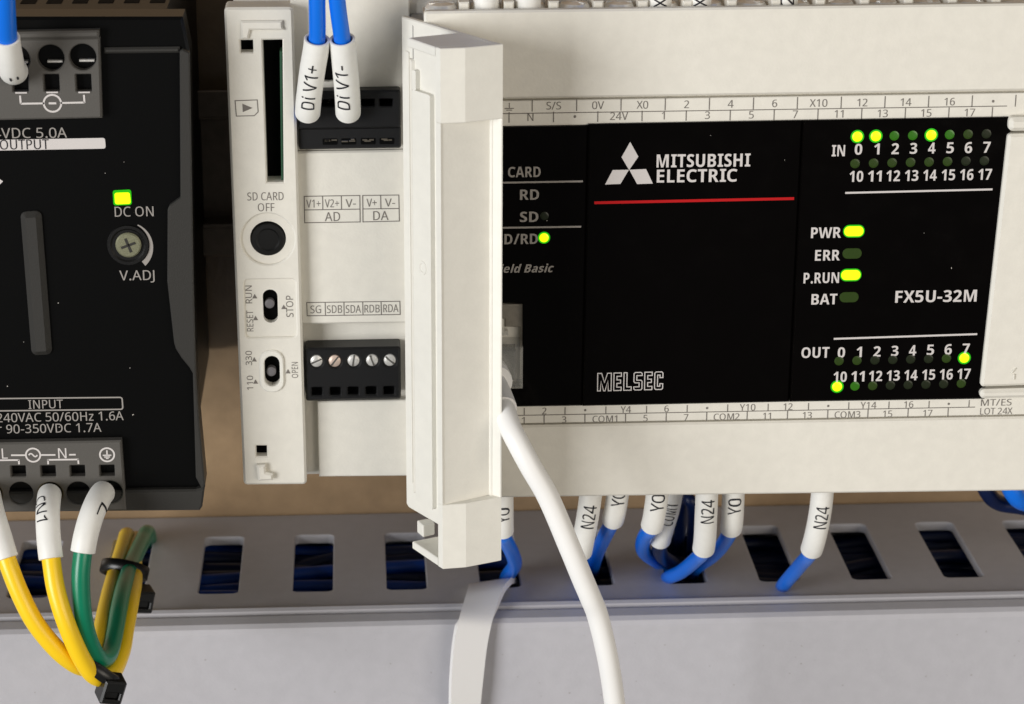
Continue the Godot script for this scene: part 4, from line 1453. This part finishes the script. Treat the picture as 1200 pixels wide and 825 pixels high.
	part("jacket", st, "white_cable", c)
	st = ns()
	var w0: Vector3 = Vector3(-3.97, 1.97, -6.00)
	box(st, Vector3(w0.x - 5.7, w0.y - 7.8, -11.8), Vector3(w0.x + 5.7, w0.y, 3.5), 0.6)
	part("plug", st, "clear_plastic", c)
	st = ns()
	box(st, Vector3(w0.x - 4.6, w0.y - 6.8, -11.0), Vector3(w0.x + 4.6, w0.y - 1.3, 1.5), 0.4)
	part("wire_core", st, "clear_plug", c)
	st = ns()
	prism(st, [Vector2(-11, 0.1), Vector2(-6, 0.2), Vector2(1.5, 1.6), Vector2(1.5, 2.4), Vector2(-6, 1.2), Vector2(-11, 1.0)], w0.x - 2.2, w0.x + 3.2, 0.1, [], Transform3D(Basis(Vector3(0, 0, 1), Vector3(0, 1, 0), Vector3(1, 0, 0)), Vector3(0, w0.y, 0)))
	part("latch", st, "clear_plastic", c)
	st = ns()
	tube(st, spline([Vector3(-4.12, -3.64, 1.00), Vector3(-3.59, -3.99, 5.00), Vector3(-2.89, -4.54, 9.70), Vector3(-2.29, -5.27, 14.60)], 8), 2.3, 20)
	tube(st, spline([Vector3(-4.31, -3.38, -1.00), Vector3(-3.90, -3.44, 2.50), Vector3(-3.47, -3.78, 5.60)], 6), 3.3, 20)
	part("boot", st, "flat_white", c)

	# flat white cable that comes out of a slot and bends over the lid
	var f := thing("flat_cable", "flat white cable coming out of a duct slot and folding down over the lid", "cable", Vector3(-4.02, -65.34, -40.00))
	st = ns()
	var left: Array = spline([Vector3(-2.56, -75.36, -62.00), Vector3(-4.37, -68.99, -54.00), Vector3(-5.48, -65.45, -47.00), Vector3(-5.93, -63.69, -41.00), Vector3(-6.89, -63.37, -35.00), Vector3(-8.33, -63.87, -27.00), Vector3(-9.32, -68.62, -25.50), Vector3(-9.86, -74.78, -25.00), Vector3(-10.05, -81.26, -25.00), Vector3(-9.95, -90.19, -26.00), Vector3(-9.14, -115.68, -27.00), Vector3(-7.41, -219.84, -27.00)], 6)
	var right: Array = spline([Vector3(6.41, -74.40, -62.00), Vector3(4.84, -68.32, -55.00), Vector3(3.57, -65.14, -49.00), Vector3(2.25, -62.65, -42.00), Vector3(0.52, -62.15, -36.00), Vector3(-1.64, -65.15, -29.00), Vector3(-2.80, -70.10, -27.50), Vector3(-3.49, -75.94, -27.00), Vector3(-4.08, -82.43, -27.00), Vector3(-4.45, -91.40, -28.00), Vector3(-4.22, -117.01, -29.00), Vector3(-1.79, -221.74, -29.00)], 6)
	st.set_smooth_group(1)
	for sd in [0.0, -1.3]:
		for i in left.size() - 1:
			var t0: Vector3 = across(left, right, i) * sd
			var t1: Vector3 = across(left, right, i + 1) * sd
			if sd == 0.0:
				quad(st, left[i], left[i + 1], right[i + 1], right[i])
			else:
				quad(st, right[i] + t0, right[i + 1] + t1, left[i + 1] + t1, left[i] + t0)
	st.set_smooth_group(2)
	for i in left.size() - 1:
		var t0: Vector3 = across(left, right, i) * -1.3
		var t1: Vector3 = across(left, right, i + 1) * -1.3
		quad(st, right[i], right[i + 1], right[i + 1] + t1, right[i] + t0)
		quad(st, left[i] + t0, left[i + 1] + t1, left[i + 1], left[i])
	part("jacket", st, "flat_white", f)

	# wires leaving the lower terminals of the controller: [label, colour, points, where the sleeve ends, text, where it stands]
	var rows := [
		["blue wire beside the open flap, its sleeve partly hidden behind the flap", "blue_wire", [Vector3(-0.89, -28.54, -14.00), Vector3(-0.79, -34.51, -14.00), Vector3(-0.57, -40.87, -16.00), Vector3(0.10, -43.90, -19.00), Vector3(2.13, -51.51, -30.00), Vector3(3.44, -59.33, -42.00), Vector3(2.72, -67.69, -55.00), Vector3(3.07, -78.04, -72.00)], 2.0, "Y0", 0.42, 3.2],
		["blue wire whose slanted sleeve is half hidden by the round white cable", "blue_wire", [Vector3(16.11, -28.89, -14.00), Vector3(15.34, -36.58, -14.00), Vector3(14.38, -45.81, -17.00), Vector3(14.99, -54.34, -30.00), Vector3(17.44, -65.82, -50.00), Vector3(20.30, -77.25, -72.00)], 2.0, "N24", 0.56, 4.7],
		["blue wire going down left from the short sleeve right of the white cable", "blue_wire", [Vector3(21.14, -28.53, -15.00), Vector3(20.83, -34.73, -15.50), Vector3(20.26, -39.49, -17.00), Vector3(19.77, -47.39, -27.00), Vector3(20.08, -58.35, -44.00), Vector3(20.88, -68.79, -60.00), Vector3(22.35, -79.09, -76.00)], 2.0, "Y0", 0.55, 3.2],
		["blue wire with a short stub showing left of two touching sleeves", "blue_wire", [Vector3(28.11, -27.50, -12.00), Vector3(27.86, -33.45, -12.00), Vector3(27.29, -39.39, -13.50), Vector3(26.86, -44.22, -20.00), Vector3(27.64, -50.65, -30.00), Vector3(30.27, -58.58, -44.00), Vector3(36.28, -68.56, -60.00), Vector3(40.33, -77.90, -76.00)], 2.0, "Y0", 0.52, 3.6],
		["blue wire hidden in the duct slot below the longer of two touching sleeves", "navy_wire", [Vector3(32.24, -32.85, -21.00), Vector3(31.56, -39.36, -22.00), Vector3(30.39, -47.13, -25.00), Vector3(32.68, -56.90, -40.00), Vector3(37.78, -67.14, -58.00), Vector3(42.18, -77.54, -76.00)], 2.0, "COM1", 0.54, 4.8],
		["blue wire slanting down left into the wide slot from the longest sleeve", "blue_wire", [Vector3(37.19, -27.68, -12.00), Vector3(37.28, -36.43, -12.50), Vector3(37.39, -44.95, -15.00), Vector3(37.24, -51.15, -24.00), Vector3(36.45, -59.82, -38.00), Vector3(35.36, -66.62, -50.00), Vector3(36.26, -77.93, -70.00)], 2.0, "N24", 0.57, 4.8],
		["blue wire curving behind the longest sleeve from the short sleeve beside it", "blue_wire", [Vector3(42.62, -28.97, -15.00), Vector3(42.77, -36.06, -15.50), Vector3(42.86, -41.94, -17.50), Vector3(42.92, -49.34, -27.00), Vector3(42.52, -56.63, -38.00), Vector3(41.40, -65.36, -52.00), Vector3(42.77, -77.78, -72.00)], 2.0, "Y0", 0.5, 3.5],
		["blue wire with the rightmost slanted sleeve, bending down left into a slot", "blue_wire", [Vector3(59.05, -27.27, -12.00), Vector3(58.84, -36.55, -12.50), Vector3(58.00, -45.59, -15.00), Vector3(58.14, -53.58, -26.00), Vector3(57.69, -62.55, -38.00), Vector3(59.14, -70.77, -52.00), Vector3(62.15, -80.15, -70.00)], 2.0, "N24", 0.48, 4.7],
	]
	for row in rows:
		o = wire(row[0], "blue wires leaving the lower terminals", row[1], row[2], 1.45)
		var q: Array = row[2].duplicate()
		marker(o, q, row[3], 0.0, 2.12, row[4], row[5], 2.5, row[6], Vector3(0.0, 0.2, 1))
	wire("thin dark blue wire arching up behind the sleeves over the wide slot", "", "navy_wire", [Vector3(40.01, -75.40, -74.00), Vector3(40.49, -64.18, -70.00), Vector3(39.77, -55.41, -62.00), Vector3(39.95, -51.44, -56.00), Vector3(41.07, -53.73, -56.00), Vector3(42.13, -62.78, -62.00), Vector3(43.79, -74.61, -72.00), Vector3(45.14, -84.68, -80.00)], 1.3)
	wire("dark blue wire crossing the right corner just under the controller", "", "navy_wire", [Vector3(96.49, -41.72, -40.00), Vector3(97.91, -44.87, -40.00), Vector3(101.24, -48.15, -42.00), Vector3(109.48, -51.01, -44.00), Vector3(123.07, -65.69, -60.00)], 1.6)
	wire("bright blue wire at the right corner, above the end of the duct", "", "blue_wire", [Vector3(100.54, -40.22, -36.00), Vector3(102.15, -43.53, -36.00), Vector3(104.93, -46.23, -38.00), Vector3(112.00, -49.57, -44.00)], 1.9)
	wire("teal wire lying in the duct, seen through the slot beside the rightmost sleeve", "", "teal_wire", [Vector3(23.49, -81.43, -74.00), Vector3(41.98, -79.87, -74.00), Vector3(55.37, -77.89, -77.00), Vector3(62.19, -76.51, -79.00), Vector3(72.90, -76.25, -76.00), Vector3(90.54, -81.03, -74.00)], 1.8)

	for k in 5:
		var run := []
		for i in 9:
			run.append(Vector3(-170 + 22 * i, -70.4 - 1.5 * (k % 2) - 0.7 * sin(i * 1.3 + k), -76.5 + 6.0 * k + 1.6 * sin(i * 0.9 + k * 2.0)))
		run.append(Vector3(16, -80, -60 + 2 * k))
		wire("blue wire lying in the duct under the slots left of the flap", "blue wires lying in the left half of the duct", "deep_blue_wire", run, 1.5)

	# white sleeves of the wires in the upper terminals, seen from the front over the cover
	var words := ["", "", "X", "X", "2"]
	var names := ["white sleeved wire at the first upper terminal beside the open flap", "white sleeved wire at the second upper terminal, right of the first one", "white sleeved wire at the upper terminals above the maker's name", "white sleeved wire just right of the one above the maker's name", "rightmost white sleeved wire at the upper terminals"]
	var n := 0
	for w in [[Vector3(-8.42, 199.94, 26.00), Vector3(-6.60, 128.74, 14.00), Vector3(-5.20, 91.16, 3.00), Vector3(-4.53, 70.49, -4.00), Vector3(-4.37, 58.28, -5.50), Vector3(-4.34, 57.00, -6.00)], [Vector3(-2.19, 200.03, 26.00), Vector3(0.25, 128.76, 14.00), Vector3(2.05, 91.14, 3.00), Vector3(2.68, 70.44, -4.00), Vector3(2.86, 58.37, -5.50), Vector3(2.90, 57.09, -6.00)], [Vector3(16.45, 200.30, 26.00), Vector3(20.75, 128.82, 14.00), Vector3(23.78, 91.08, 3.00), Vector3(24.90, 70.31, -4.00), Vector3(25.29, 58.34, -5.50), Vector3(25.38, 57.06, -6.00)], [Vector3(22.13, 200.38, 26.00), Vector3(26.99, 128.83, 14.00), Vector3(30.39, 91.06, 3.00), Vector3(31.66, 70.27, -4.00), Vector3(32.14, 58.44, -5.50), Vector3(32.24, 57.15, -6.00)], [Vector3(34.60, 200.56, 26.00), Vector3(40.72, 128.87, 14.00), Vector3(44.94, 91.01, 3.00), Vector3(46.55, 70.18, -4.00), Vector3(47.12, 58.62, -5.50), Vector3(47.26, 57.33, -6.00)]]:
		o = wire(names[n], "white sleeved wires at the upper terminals", "blue_wire", w, 1.4)
		marker(o, w, 4.0, 3.1, 2.2, words[n], 0.29, 2.4, 1.8, Vector3(0, 0.2, 1))
		n += 1


func across(l: Array, r: Array, i: int) -> Vector3:   # outward normal of the flat cable
	var d: Vector3 = (l[mini(i + 1, l.size() - 1)] as Vector3) - (l[maxi(i - 1, 0)] as Vector3)
	return d.cross((r[i] as Vector3) - (l[i] as Vector3)).normalized()


func tie(label: String, at: Vector3, axis: Vector3, rx: float, ry: float, head: Vector3, turn: float) -> void:
	var o := thing("cable_tie", label, "cable tie", at, "black cable ties on the power leads")
	var z := axis.normalized()
	var x := Vector3(1, 0, 0).slide(z).normalized()
	var y := z.cross(x)
	var st := ns()
	var n := 36
	st.set_smooth_group(1)
	var rs := []
	for i in n:
		var a := TAU * i / n
		var out := x * cos(a) * rx + y * sin(a) * ry
		var nrm := (x * cos(a) / rx + y * sin(a) / ry).normalized()
		rs.append([at + out - z * 1.3, at + out + nrm * 0.9 - z * 1.1, at + out + nrm * 0.9 + z * 1.1, at + out + z * 1.3])
	rs.append(rs[0])
	skin(st, rs)
	st.set_smooth_group(-1)
	part("strap", st, "tie_black", o)
	st = ns()
	var t := Transform3D(Basis(Vector3(0, 0, 1), deg_to_rad(turn)) * Basis(Vector3(0, 1, 0), 0.35), head)
	prism(st, rr(-2.0, -2.3, 2.0, 2.3, 0.35, 2), -1.9, 1.9, 0.35, [rr(-1.2, -1.3, 1.2, 0.2, 0.15, 1)], t, false)
	part("head", st, "tie_black", o)
	st = ns()
	prism(st, rr(-1.15, -1.25, 1.15, 0.15, 0.1, 1), -1.8, 1.2, 0.1, [], t)
	part("strap_end", st, "tie_black", o)
